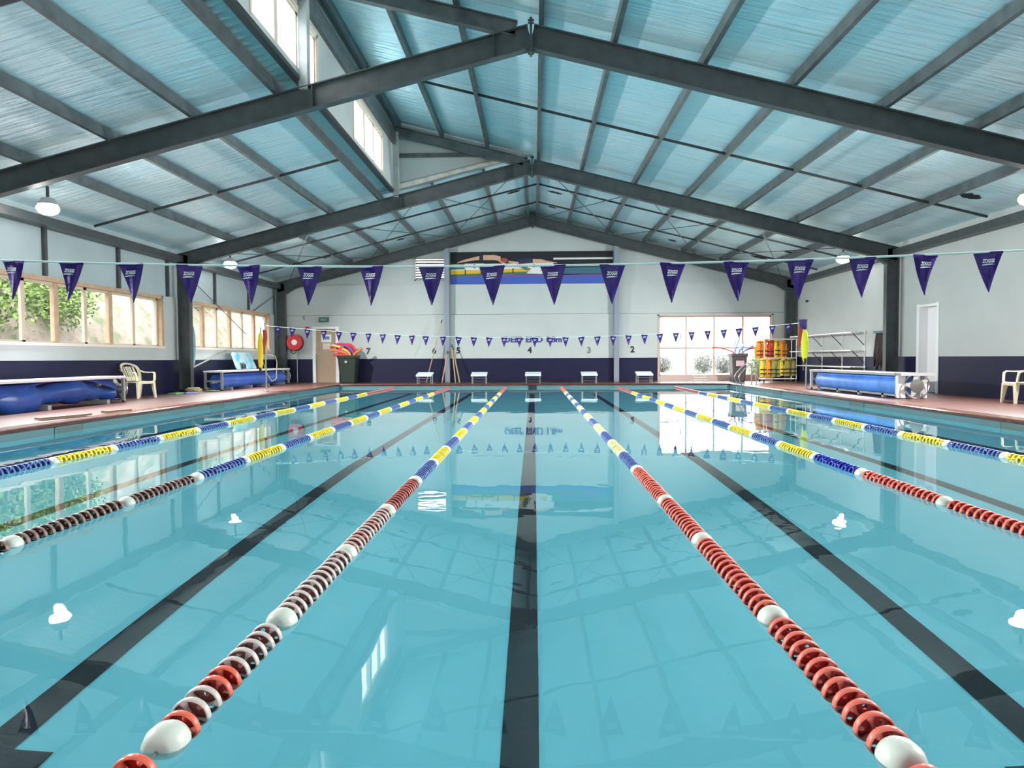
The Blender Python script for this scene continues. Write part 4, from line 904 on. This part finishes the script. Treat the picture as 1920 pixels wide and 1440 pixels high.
# ------------------------------------------------------------------ plastic chairs
def chair(label, loc, rz):
    t = thing('plastic_chair', label, 'chair', loc, rz, 'moulded plastic chairs'); m = M_PLASTIC_CREAM
    # local frame: faces +x
    mb = MB(); rows = []
    for i in range(9):
        x = -.22 + .46 * i / 8; z = .41 - .015 * math.sin(PI * i / 8) + (.015 if i == 8 else 0) - (.02 if i == 8 else 0)
        w = .20 + .03 * i / 8; rows.append([(x, -w, z + .012), (x, -w * .6, z - .008), (x, 0, z - .012), (x, w * .6, z - .008), (x, w, z + .012), (x, w, z - .02), (x, 0, z - .04), (x, -w, z - .02)])
    mb.loft(rows); mb.build('seat', m, t, smooth=True, world=False)
    ap = MB(); ap.box(.215, .245, -.22, .22, .345, .41); ap.build('seat_apron', m, t, bevel=.01, world=False)
    def bp(w, v, k=0):   # back surface: v 0..1 up, w across
        return (-.22 - .20 * v - .05 * v * v + .06 * (w / .24) ** 2 + k, w, .42 + .44 * v)
    def half(v): return .20 + .055 * math.sin(PI * min(1, v * .75)) if v < .72 else max(.03, .25 * math.sqrt(max(0, 1 - ((v - .72) / .29) ** 2)))
    sl = [-.21, -.155, -.125, -.085, -.055, -.015, .015, .055, .085, .125, .155, .21]
    for a, b in (( -.145, -.105), (-.075, -.035), (-.005 - .015, .02), (.035, .075), (.105, .145)):
        mb = MB(); rows = []
        for i in range(9):
            v = .18 + .60 * i / 8; rows.append([bp(a, v), bp(b, v), bp(b, v, -.012), bp(a, v, -.012)])
        mb.loft(rows); mb.build('back_slat', m, t, world=False)
    mb = MB(); inner, outer = [], []
    N_ = 36
    for i in range(N_ + 1):
        q = i / N_; 
        if q < .36: v = q / .36 * .72; w = -half(v)
        elif q > .64: v = (1 - q) / .36 * .72; w = half(v)
        else:
            a = (q - .36) / .28 * PI; v = .72 + .28 * math.sin(a); w = -.25 * math.cos(a)
        outer.append((w, v)); inner.append((w * .76, v if v < .3 else .3 + (v - .3) * .86))
    rows = [[bp(ow, ov), bp(iw, iv), bp(iw, iv, -.018), bp(ow, ov, -.018)] for (ow, ov), (iw, iv) in zip(outer, inner)]
    mb.loft(rows); mb.build('backrest', m, t, world=False)
    lo = MB(); rows = []
    for i in range(9):
        w = -.20 + .40 * i / 8; rows.append([bp(w, 0), bp(w, .22), bp(w, .22, -.014), bp(w, 0, -.014)])
    lo.loft(rows); lo.build('back_panel', m, t, world=False)
    for s in (-1, 1):
        ar = MB(); pts = [(-.36, s * .23, .70), (-.28, s * .25, .655), (-.16, s * .27, .625), (0, s * .275, .62), (.14, s * .27, .625), (.19, s * .265, .60), (.20, s * .26, .54), (.21, s * .245, .42)]
        rows = []
        for i, p in enumerate(pts):
            h = .028; v = Vector(pts[min(i + 1, len(pts) - 1)]) - Vector(pts[max(i - 1, 0)]); v.normalize(); nrm = v.cross(Vector((0, 1, 0))).normalized()
            rows.append([Vector(p) + Vector((0, -h, 0)) - nrm * .012, Vector(p) + Vector((0, h, 0)) - nrm * .012, Vector(p) + Vector((0, h, 0)) + nrm * .012, Vector(p) + Vector((0, -h, 0)) + nrm * .012])
        ar.loft(rows); ar.build('armrest', m, t, smooth=True, world=False)
        for x0, x1 in ((.20, .235), (-.21, -.31)):
            lg = MB(); a, b = .05, .024; y0, y1 = s * .20, s * .245
            lg.loft([[(x0 - a, y0 - .035, .40), (x0 + a, y0 - .035, .40), (x0 + a, y0 + .035, .40), (x0 - a, y0 + .035, .40)], [(x1 - b, y1 - .02, 0), (x1 + b, y1 - .02, 0), (x1 + b, y1 + .02, 0), (x1 - b, y1 + .02, 0)]]); lg.build('leg', m, t, bevel=.006, world=False)
    return t
chair('cream plastic armchair at the end of the near left bench', (-9.57, 16.85, DZ), -.36)
chair('pale plastic armchair cut by the right picture edge', (9.56, 14.05, DZ), PI - .12)

# kickboards by the left column
def kick(x, y, z, rz, m, label):
    t = thing('kickboard', label, 'kickboard', (x, y, z), rz, 'kickboards by the left column')
    o = [(-.22, -.15), (.14, -.15), (.20, -.10), (.23, 0), (.20, .10), (.14, .15), (-.22, .15)]
    mb = MB(); mb.loft([[(a, b, 0) for a, b in o], [(a, b, .035) for a, b in o]]); mb.build('board', m, t, bevel=.008, world=False)
    MB().box(-.20, -.15, -.05, .05, .0345, .037).build('grip_slot', M_BLACK, t, world=False)
kick(-9.60, 18.75, DZ, 1.3, mat('kick_green', (.15, .42, .18), .5), 'green kickboard lying nearest the chair')
kick(-9.35, 18.95, DZ, 1.0, mat('kick_blue', (.20, .22, .62), .5), 'blue kickboard lying beside the green one on the left deck')
kick(-9.47, 19.42, DZ, 1.55, mat('kick_gold', (.52, .36, .10), .5), 'ochre kickboard at the bottom of the stack by the left column')
kick(-9.45, 19.40, DZ + .036, 1.75, mat('kick_olive', (.42, .38, .12), .5), 'olive kickboard, second of the stack by the left column')
kick(-9.46, 19.38, DZ + .072, 1.45, mat('kick_sand', (.50, .42, .18), .5), 'sandy kickboard, third of the stack by the left column')
kick(-9.47, 19.36, DZ + .108, 1.9, mat('kick_mud', (.36, .32, .14), .5), 'dull kickboard topmost of the stack by the left column')
kick(-9.25, 20.05, DZ, 1.6, mat('kick_dkgreen', (.05, .18, .10), .5), 'dark green kickboard just beyond the left column')
# loose boards on the near left deck
for p0, p1, lb in (((-7.62, 10.6, DZ), (-7.40, 11.5, DZ), 'thin brown board lying on the near left deck'), ((-7.45, 12.0, DZ), (-7.30, 12.5, DZ), 'short brown strip lying on the coping of the left deck')):
    mb = MB(); mb.bar((p0[0], p0[1], p0[2] + .014 + .015), (p1[0], p1[1], p1[2] + .014 + .015), .14, .03, None); o = mb.build('loose_board', mat('brown_board', (.16, .09, .05), .5)); tag(o, lb, 'board', 'loose boards on the left deck')
# blue hose coil on the left column
t = thing('hose_coil', 'pale blue coil of hose hanging beyond the left column', 'hose', (-9.85, 20.3, 1.7))
for k, r in enumerate((.0, .03, .05)):
    MB().tube([(-9.98 + .02 * k, 20.22 + .20 * math.cos(a * PI / 12) + r, 1.52 + .62 * math.sin(a * PI / 12) - r) for a in range(24)], .018, 6, closed=True).build('loop', mat('pale_blue_hose', (.30, .48, .55), .4), t, smooth=True)
MB().box(XL, -9.93, 20.2, 20.26, 2.10, 2.16).build('hook', M_GREY, t)

# ------------------------------------------------------------------ wall rack on the right wall
t = thing('shelf_rack', 'empty white wire shelf rack on the right wall', 'shelf rack', (9.85, 23.8, .7))
ys4 = (21.75, 23.3, 24.9, 26.6); xf, xw = 9.62, 10.06
for y in ys4:
    MB().box(xw + .005, xw + .035, y - .013, y + .013, .55, 1.86).build('upright', M_WHITEPAINT, t)
    for z in (1.80, 1.25, .74): MB().bar((xw + .02, y, z), (xf, y, z), .03, .03, (0, 1, 0)).build('bracket', M_GREY, t)
    for z in (1.80, 1.25): MB().bar((xw, y, z - .38), (xf + .10, y, z - .03), .02, .02, (0, 1, 0)).build('brace', M_BLACK, t)
for z in (1.80, 1.25, .74):
    MB().box(xf - .012, xf + .012, ys4[0] - .1, ys4[-1] + .1, z - .012, z + .018).build('front_rail', M_WHITEPAINT, t)
    MB().box(xw - .02, xw + .01, ys4[0] - .1, ys4[-1] + .1, z - .02, z + .02).build('back_rail', M_WHITEPAINT, t)
    for q in (9.75, 9.86, 9.97): MB().tube([(q, ys4[0] - .1, z), (q, ys4[-1] + .1, z)], .008, 6).build('shelf_wire', M_WHITEPAINT, t)
# dark straps hanging by the right column
t = thing('strap_bundle', 'dark brown bundle of straps hanging left of the right column', 'straps', (9.85, 20.6, 1.75))
SB = mat('brown_strap', (.018, .010, .009), .5)
for k in range(7):
    y = 20.30 + .07 * k; d = .95 + .12 * math.sin(k * 2.1)
    MB().tube([(9.95, y, 1.76), (9.90, y - .03, 1.4), (9.88, y + .05 * math.sin(k), 1.76 - d * .7), (9.90, y + .02, 1.76 - d), (9.95, y + .08, 1.76 - d * .7), (9.96, y + .06, 1.4), (9.97, y + .03, 1.76)], [.03, .032, .03, .028, .03, .03, .03], 8).build('strap', SB, t, smooth=True)
MB().box(9.90, 10.1, 20.22, 20.85, 1.74, 1.80).build('hook_bar', mat('teal_wrap', (.06, .14, .16), .5), t)

# doorway in the right wall
t = thing('door_2', 'narrow white door standing in its recess in the right wall', 'door', (XR, 18.35, DZ), 0, kind='structure')
MB().box(XR + .20, XR + .24, 17.97, 18.73, DZ, 2.34).build('door_leaf', mat('white_door', (.80, .79, .82), .4), t)
f = MB(); f.box(XR - .02, XR + .30, 17.85, 17.96, DZ, 2.42); f.box(XR - .02, XR + .30, 18.74, 18.86, DZ, 2.42); f.box(XR - .01, XR + .30, 17.961, 18.739, 2.34, 2.40); f.build('door_frame', M_WHITEPAINT, t)
MB().box(XR + .19, XR + .205, 18.05, 18.2, .30, .48).build('kick_plate', mat('lilac_sticker', (.45, .45, .65), .5), t)
# ------------------------------------------------------------------ pennant lines
PW, PH = .187, .285
def pennant_mesh():
    mb = MB(); n = 8; rows = []
    for i in range(n + 1):
        v = i / n; w = PW / 2 * (1 - v) + .002; b = .012 * math.sin(v * 3.0)
        rows.append([mb.bm.verts.new((-w + 2 * w * k / 4, b + .006 * math.sin(k * 1.6 + v * 2), -PH * v)) for k in range(5)])
    for a, b in zip(rows, rows[1:]):
        for k in range(4): mb.face([a[k], a[k + 1], b[k + 1], b[k]])
    # hem folded over the cord
    mb.box(-PW / 2, PW / 2, -.005, .005, -.012, .006)
    me = mb.mesh('pennant', M_PURPLE); return me
def swoosh_mesh():
    me = text_mesh('logo', 'ZOGGS', .036, M_PRINT, .0008, .0012, shear=.25, width=.080)
    bm = bmesh.new(); bm.from_mesh(me)
    pts = [(-.041, -.030), (-.02, -.0255), (.01, -.025), (.042, -.031), (.03, -.0315), (.0, -.0335), (-.041, -.036)]
    f = [bm.verts.new((x, -.0008, z + .006)) for x, z in pts]; b = [bm.verts.new((x, .0008, z + .006)) for x, z in pts]
    bm.faces.new(f[::-1]); bm.faces.new(b)
    for i in range(len(pts)): j = (i + 1) % len(pts); bm.faces.new([f[i], f[j], b[j], b[i]])
    bm.to_mesh(me); bm.free(); return me
ME_P = pennant_mesh(); ME_P2 = ME_P.copy(); ME_LOGO = swoosh_mesh()
ME_P.modifiers if False else None
def flag_line(label, y, zf, xs, xe, thick, seed):
    t = thing('pennant_line', label, 'bunting', (0, y, zf(0)), 0, 'backstroke pennant lines'); rr = random.Random(seed)
    mb = MB(); mb.tube([(-xe + 2 * xe * k / 40, y, zf(-xe + 2 * xe * k / 40)) for k in range(41)], thick, 6); mb.build('cord', M_CORD, t, smooth=True)
    for x in xs:
        p = link('pennant', ME_P, t); p.location = (x, y, zf(x) - .004); sl = (zf(x + .1) - zf(x - .1)) / .2
        p.rotation_euler = (rr.uniform(-.10, .05), -math.atan(sl) + rr.uniform(-.05, .05), rr.uniform(-.22, .22))
        l = bpy.data.objects.new('logo', ME_LOGO); C.objects.link(l); l.parent = p; l.location = (-.004, -.010, -.062)
near_x = [-3.869, -3.424, -2.97, -2.529, -2.084, -1.626, -1.167, -.721, -.275, .173, .605, 1.042, 1.5, 1.959, 2.404, 2.851, 3.293]
near_x = [-4.76, -4.31] + near_x + [3.74, 4.19]
flag_line('near line of purple printed pennants across the whole picture', 5.19, lambda x: 1.745 + .0055 * x * x + .003 * x, near_x, 7.75, .008, 1)
far_u = (518, 545.5, 573.8, 605, 633.8, 661, 689.5, 717, 745, 771.8, 798, 830.5, 860, 888.8, 917.5, 945.8, 974, 1003, 1032, 1060.5, 1089.5, 1119.5, 1148.8, 1177.5, 1207, 1235.5, 1265, 1294, 1323.5, 1353, 1380.8, 1411, 1442, 1470.8)
flag_line('far line of small purple pennants in front of the end wall', 20.3, lambda x: 1.655 + .0064 * x * x, [(u - 1001) / 1320 * 20.3 + .03 for u in far_u], 7.75, .008, 2)

M_POLE = mat('grey_flag_pole', (.34, .35, .34), .35, metal=.5)
def flag_pole(x, y, top, label):
    t = thing('flag_pole', label, 'pole', (x, y, DZ), 0, 'poles holding the pennant lines')
    MB().tube([(x, y, DZ), (x, y, top)], .021, 10).build('post', M_POLE, t, smooth=True)
    MB().lathe([(.07, 0), (.07, .014), (.03, .03)], (x, y, DZ), 'Z', 14).build('base_plate', M_POLE, t)
    MB().tube([(x + .03 * math.cos(a * PI / 5), y, top - .04 + .03 * math.sin(a * PI / 5)) for a in range(10)], .006, 6, closed=True).build('eyelet', M_CHROME, t)
flag_pole(-7.78, 20.3, 2.14, 'grey pole at the left pool edge holding the far pennants')
flag_pole(7.78, 20.3, 2.16, 'grey pole at the right pool edge holding the far pennants')
flag_pole(-7.78, 5.19, 2.16, 'grey pole on the left deck holding the near pennants')
flag_pole(7.78, 5.19, 2.16, 'grey pole on the right deck holding the near pennants')

# rescue tubes on the poles
TY = mat('rescue_yellow', (.82, .60, .02), .45); TY2 = mat('rescue_lime', (.78, .78, .03), .45); TRD = mat('rescue_red', (.36, .045, .025), .45)
def rescue_tube(x, y, z0, z1, r, m, label, red, grp='rescue tubes on the poles'):
    t = thing('rescue_tube', label, 'rescue tube', (x, y, z1), 0, grp); n = 14
    mb = MB(); rows = []
    for i in range(n + 1):
        v = i / n; k = math.sin(PI * min(1, max(.03, v * 1.0))) ** .35; rows.append([(x + r * k * math.cos(a * PI / 8), y + r * .6 * k * math.sin(a * PI / 8), z0 + (z1 - z0) * v) for a in range(16)])
    mb.loft(rows); mb.build('float', m, t, smooth=True)
    MB().tube([(x, y, z1 - .03), (x + .02, y, z1 + .06), (x - .0, y + .02, z1 + .12)], .012, 6).build('strap', M_BLACK, t)
    MB().box(x - .03, x + .03, y - r * .62, y + r * .62, z0 - .05, z0 + .10).build('buckle_strap', M_BLACK, t)
    if red:
        mb = MB(); rows = []
        sx = red
        for i in range(9):
            v = i / 8; w = .05 + .015 * math.sin(v * 5); rows.append([(x + sx * (r + .03) + w * math.cos(a * PI / 5) + .02 * math.sin(v * 6), y + .03 + .03 * math.sin(a * PI / 5), z1 + .06 - (z1 - z0) * .62 * v) for a in range(10)])
        mb.loft(rows); mb.build('red_strap', TRD, t, smooth=True)
rescue_tube(-7.91, 20.24, .72, 1.86, .085, TY, 'yellow rescue tube with a red strap on the left pole', 1)
rescue_tube(7.70, 20.22, .92, 1.84, .10, TY2, 'lime yellow rescue tube with a dark red strap on the right pole', -1)
MB().tube([(-7.86, 20.3, .98), (-7.75, 20.28, .66), (-7.6, 20.28, .42), (-7.48, 20.3, .50), (-7.46, 20.32, .95), (-7.5, 20.32, 1.15), (-7.74, 20.3, 1.2)], .012, 6).build('rope_loop', mat('tan_rope', (.5, .45, .2), .6))
tag(bpy.data.objects['rope_loop'], 'thin yellow rope looped from the left pole', 'rope')
t = thing('spare_pennants', 'purple bundle of gathered pennants tied to the right pole', 'bunting', (7.70, 20.3, 2.1))
for k in range(5):
    mb = MB(); a = k * .7; xx = 7.66 + .05 * math.cos(a * 2); 
    mb.loft([[(xx - .05, 20.25 + .02 * k, 2.12), (xx + .06, 20.24 + .02 * k, 2.13), (xx + .06, 20.255 + .02 * k, 2.13), (xx - .05, 20.265 + .02 * k, 2.12)], [(xx - .03 + .02 * math.cos(a), 20.22 + .02 * k, 1.84 + .03 * k), (xx + .02, 20.22 + .02 * k, 1.82 + .03 * k), (xx + .02, 20.235 + .02 * k, 1.82 + .03 * k), (xx - .03, 20.235 + .02 * k, 1.84)]]); mb.build('pennant', M_PURPLE, t)

# ------------------------------------------------------------------ lane ropes
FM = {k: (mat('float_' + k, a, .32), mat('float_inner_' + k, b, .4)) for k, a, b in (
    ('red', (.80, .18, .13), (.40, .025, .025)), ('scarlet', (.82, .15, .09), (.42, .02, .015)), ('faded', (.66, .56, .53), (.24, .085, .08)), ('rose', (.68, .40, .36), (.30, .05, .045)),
    ('blue', (.10, .16, .42), (.035, .06, .25)), ('royal', (.02, .04, .45), (.01, .015, .2)), ('yellow', (.85, .72, .06), (.62, .44, .03)), ('cream', (.80, .76, .38), (.66, .58, .25)), ('brown', (.27, .17, .15), (.09, .05, .045)), ('brick', (.50, .14, .12), (.32, .05, .05)))}  # brown: red floats with their backlit shade put into the colour
M_COLLAR = mat('white_collar', (.70, .73, .66), .35)
FR, FL, PITCH = .060, .056, .0735
def float_mesh(key, seg=24, detail=True):
    mb = MB()
    ro, ri = FR, FR - .007; yn, yf, yw, ye = -.036, -.008, -.013, .034      # near lip, far lip, web, tail
    mb.lathe([(ri - .002, yw), (ri, yn + .003), (ro - .003, yn), (ro, yn + .006), (ro, yf - .006), (ro - .004, yf), (ri - .004, yf), (ri - .002, yw)], (0, 0, 0), 'Y', seg, 0, caps=False)
    for f in mb.bm.faces:
        c = f.calc_center_median()
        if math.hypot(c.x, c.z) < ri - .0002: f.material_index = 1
    mb.lathe([(.010, yn + .004), (.015, yn + .004), (.017, ye + .003), (.010, ye + .003)], (0, 0, 0), 'Y', 12, 1)
    for k in range(3):          # vanes: dividers in the cup, fins tapering to the tail behind it
        a = k * 2 * PI / 3; ca, sa = math.cos(a), math.sin(a)
        def q(r, w, y): return (r * ca - w * sa, y, r * sa + w * ca)
        mb.loft([[q(.012, -.004, yn + .008), q(.012, .004, yn + .008), q(.012, .004, yw), q(.012, -.004, yw)],
                 [q(.034, -.005, yn + .006), q(.034, .005, yn + .006), q(.034, .004, yw), q(.034, -.004, yw)],
                 [q(ri + .001, -.014, yn + .003), q(ri + .001, .014, yn + .003), q(ri + .001, .007, yw), q(ri + .001, -.007, yw)]], 0)
        mb.loft([[q(.012, -.004, yf - .004), q(.012, .004, yf - .004), q(.012, .004, ye), q(.012, -.004, ye)],
                 [q(ro - .004, -.009, yf - .004), q(ro - .004, .009, yf - .004), q(.026, .002, ye), q(.026, -.002, ye)]], 0)
        a0, a1 = a + .2, a + 2 * PI / 3 - .2; n = 8; am = (a0 + a1) / 2; hc = (.034 * math.cos(am), .034 * math.sin(am)); outer = []
        a0, a1 = a, a + 2 * PI / 3
        for i in range(n + 1): t_ = a0 + (a1 - a0) * i / n; outer.append((ri * math.cos(t_), ri * math.sin(t_)))
        for i in range(n + 1): t_ = a1 + (a0 - a1) * i / n; outer.append((.014 * math.cos(t_), .014 * math.sin(t_)))
        m = len(outer); ho = []
        for (x, z) in outer:
            t_ = math.atan2(z - hc[1], x - hc[0]); ho.append((hc[0] + .0085 * math.cos(t_), hc[1] + .0085 * math.sin(t_)))
        A = [mb.bm.verts.new((x, yw, z)) for x, z in outer]; B = [mb.bm.verts.new((x, yw, z)) for x, z in ho]
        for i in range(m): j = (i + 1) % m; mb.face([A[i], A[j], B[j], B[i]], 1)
    return mb
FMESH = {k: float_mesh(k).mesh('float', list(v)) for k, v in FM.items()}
for me in FMESH.values(): me.polygons.foreach_set('use_smooth', [True] * len(me.polygons))
def collar_mesh():
    return MB().lathe([(.012, -.055), (.035, -.054), (.054, -.040), (.063, -.010), (.061, .018), (.052, .038), (.030, .048), (.012, .05)], (0, 0, 0), 'Y', 24).mesh('collar', M_COLLAR, True)
ME_COLLAR = collar_mesh()
def sections(near, start, first, pale):
    """list of (y_end, colour) up to the far red part"""
    a, b = ('blue', 'cream' if pale else 'yellow'); out = list(near); y = start; k = 0 if first == 'B' else 1  # cream: yellow floats with overexposed glare put into the colour
    while y < 20.4:
        y += 1.05; out.append((y, (a, b)[k % 2])); k += 1
    out.append((25.1, 'brick' if not pale else 'red')); return out
ROPES = [
    (-5, 'leftmost lane rope, blue and yellow, beside the left pool wall', sections([(2.8, 'red'), (3.9, 'red'), (5.0, 'red'), (6.12, 'red')], 6.12, 'B', False), 6.3),
    (-3, 'second lane rope from the left, nearest floats coloured backlit dark brown', sections([(2.9, 'brown'), (3.95, 'brown'), (5.1, 'brown'), (6.2, 'brown')], 6.2, 'B', False), 3.7),
    (-1, 'lane rope left of the middle, with faded white and red floats nearby', sections([(1.9, 'scarlet'), (2.80, 'mix'), (3.78, 'faded'), (4.85, 'rose'), (6.03, 'brick')], 6.03, 'B', False), 1.55),
    (1, 'lane rope right of the middle, all salmon red nearby', sections([(1.86, 'red'), (2.86, 'red'), (4.07, 'red'), (5.2, 'red'), (6.65, 'red')], 6.65, 'B', True), 1.55),
    (3, 'second lane rope from the right, red then dark blue and yellow', sections([(3.0, 'red'), (4.0, 'red'), (5.15, 'red'), (6.45, 'red'), (7.5, 'royal')], 7.5, 'Y', False), 4.1),
    (5, 'rightmost lane rope, yellow and blue, beside the right pool wall', sections([(2.4, 'red'), (3.5, 'red'), (4.6, 'red'), (5.6, 'red'), (6.5, 'red')], 6.5, 'Y', False), 6.9)]
order = ['cable']
for x, lb, sec, yvis in ROPES:
    t = thing('lane_rope', lb, 'lane rope', (x, PY0, 0), 0, 'lane ropes across the pool'); rr = random.Random(int(x * 11))
    MB().tube([(x, PY0, .0), (x, PY1, .0)], .0055, 6).build('cable', mat('cable_grey', (.2, .22, .22), .4), t)
    rest = MB(); rest_m = []; placed = 0; prev = PY0 + .15
    for ye, col in sec:
        y = prev + .09
        while y < ye - .075:
            c = col
            if col == 'mix': c = 'scarlet' if (y < 2.06 or 2.20 < y < 2.30) else 'faded'
            if col == 'rose' : c = 'faded' if rr.random() < .45 else 'rose'
            if y >= yvis and placed < 100:
                o = link('float', FMESH[c], t); o.location = (x + rr.uniform(-.002, .002), y, -.004 + rr.uniform(-.002, .002)); o.rotation_euler = (0, rr.uniform(0, 6.28), 0); placed += 1
            else:
                f = FM[c][0]
                if f not in rest_m: rest_m.extend(FM[c])
                i0 = rest_m.index(f); ro, ri = FR, FR - .006
                rest.lathe([(.018, .034), (ri - .004, -.008), (ro, -.012), (ro, -.032), (ri, -.036), (ri - .003, -.014)], (x, y, -.004), 'Y', 14, i0, caps=False)
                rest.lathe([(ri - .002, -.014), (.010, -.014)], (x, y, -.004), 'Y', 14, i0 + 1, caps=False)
            y += PITCH
        if ye < 25: 
            o = link('collar', ME_COLLAR, t); o.location = (x, ye, -.006)
        prev = ye + (.0 if abs(x) == 1 else 0)
    if rest_m:
        o = rest.build('float', rest_m, t, smooth=True); o['kind'] = 'stuff'; o.name = 'distant_float'
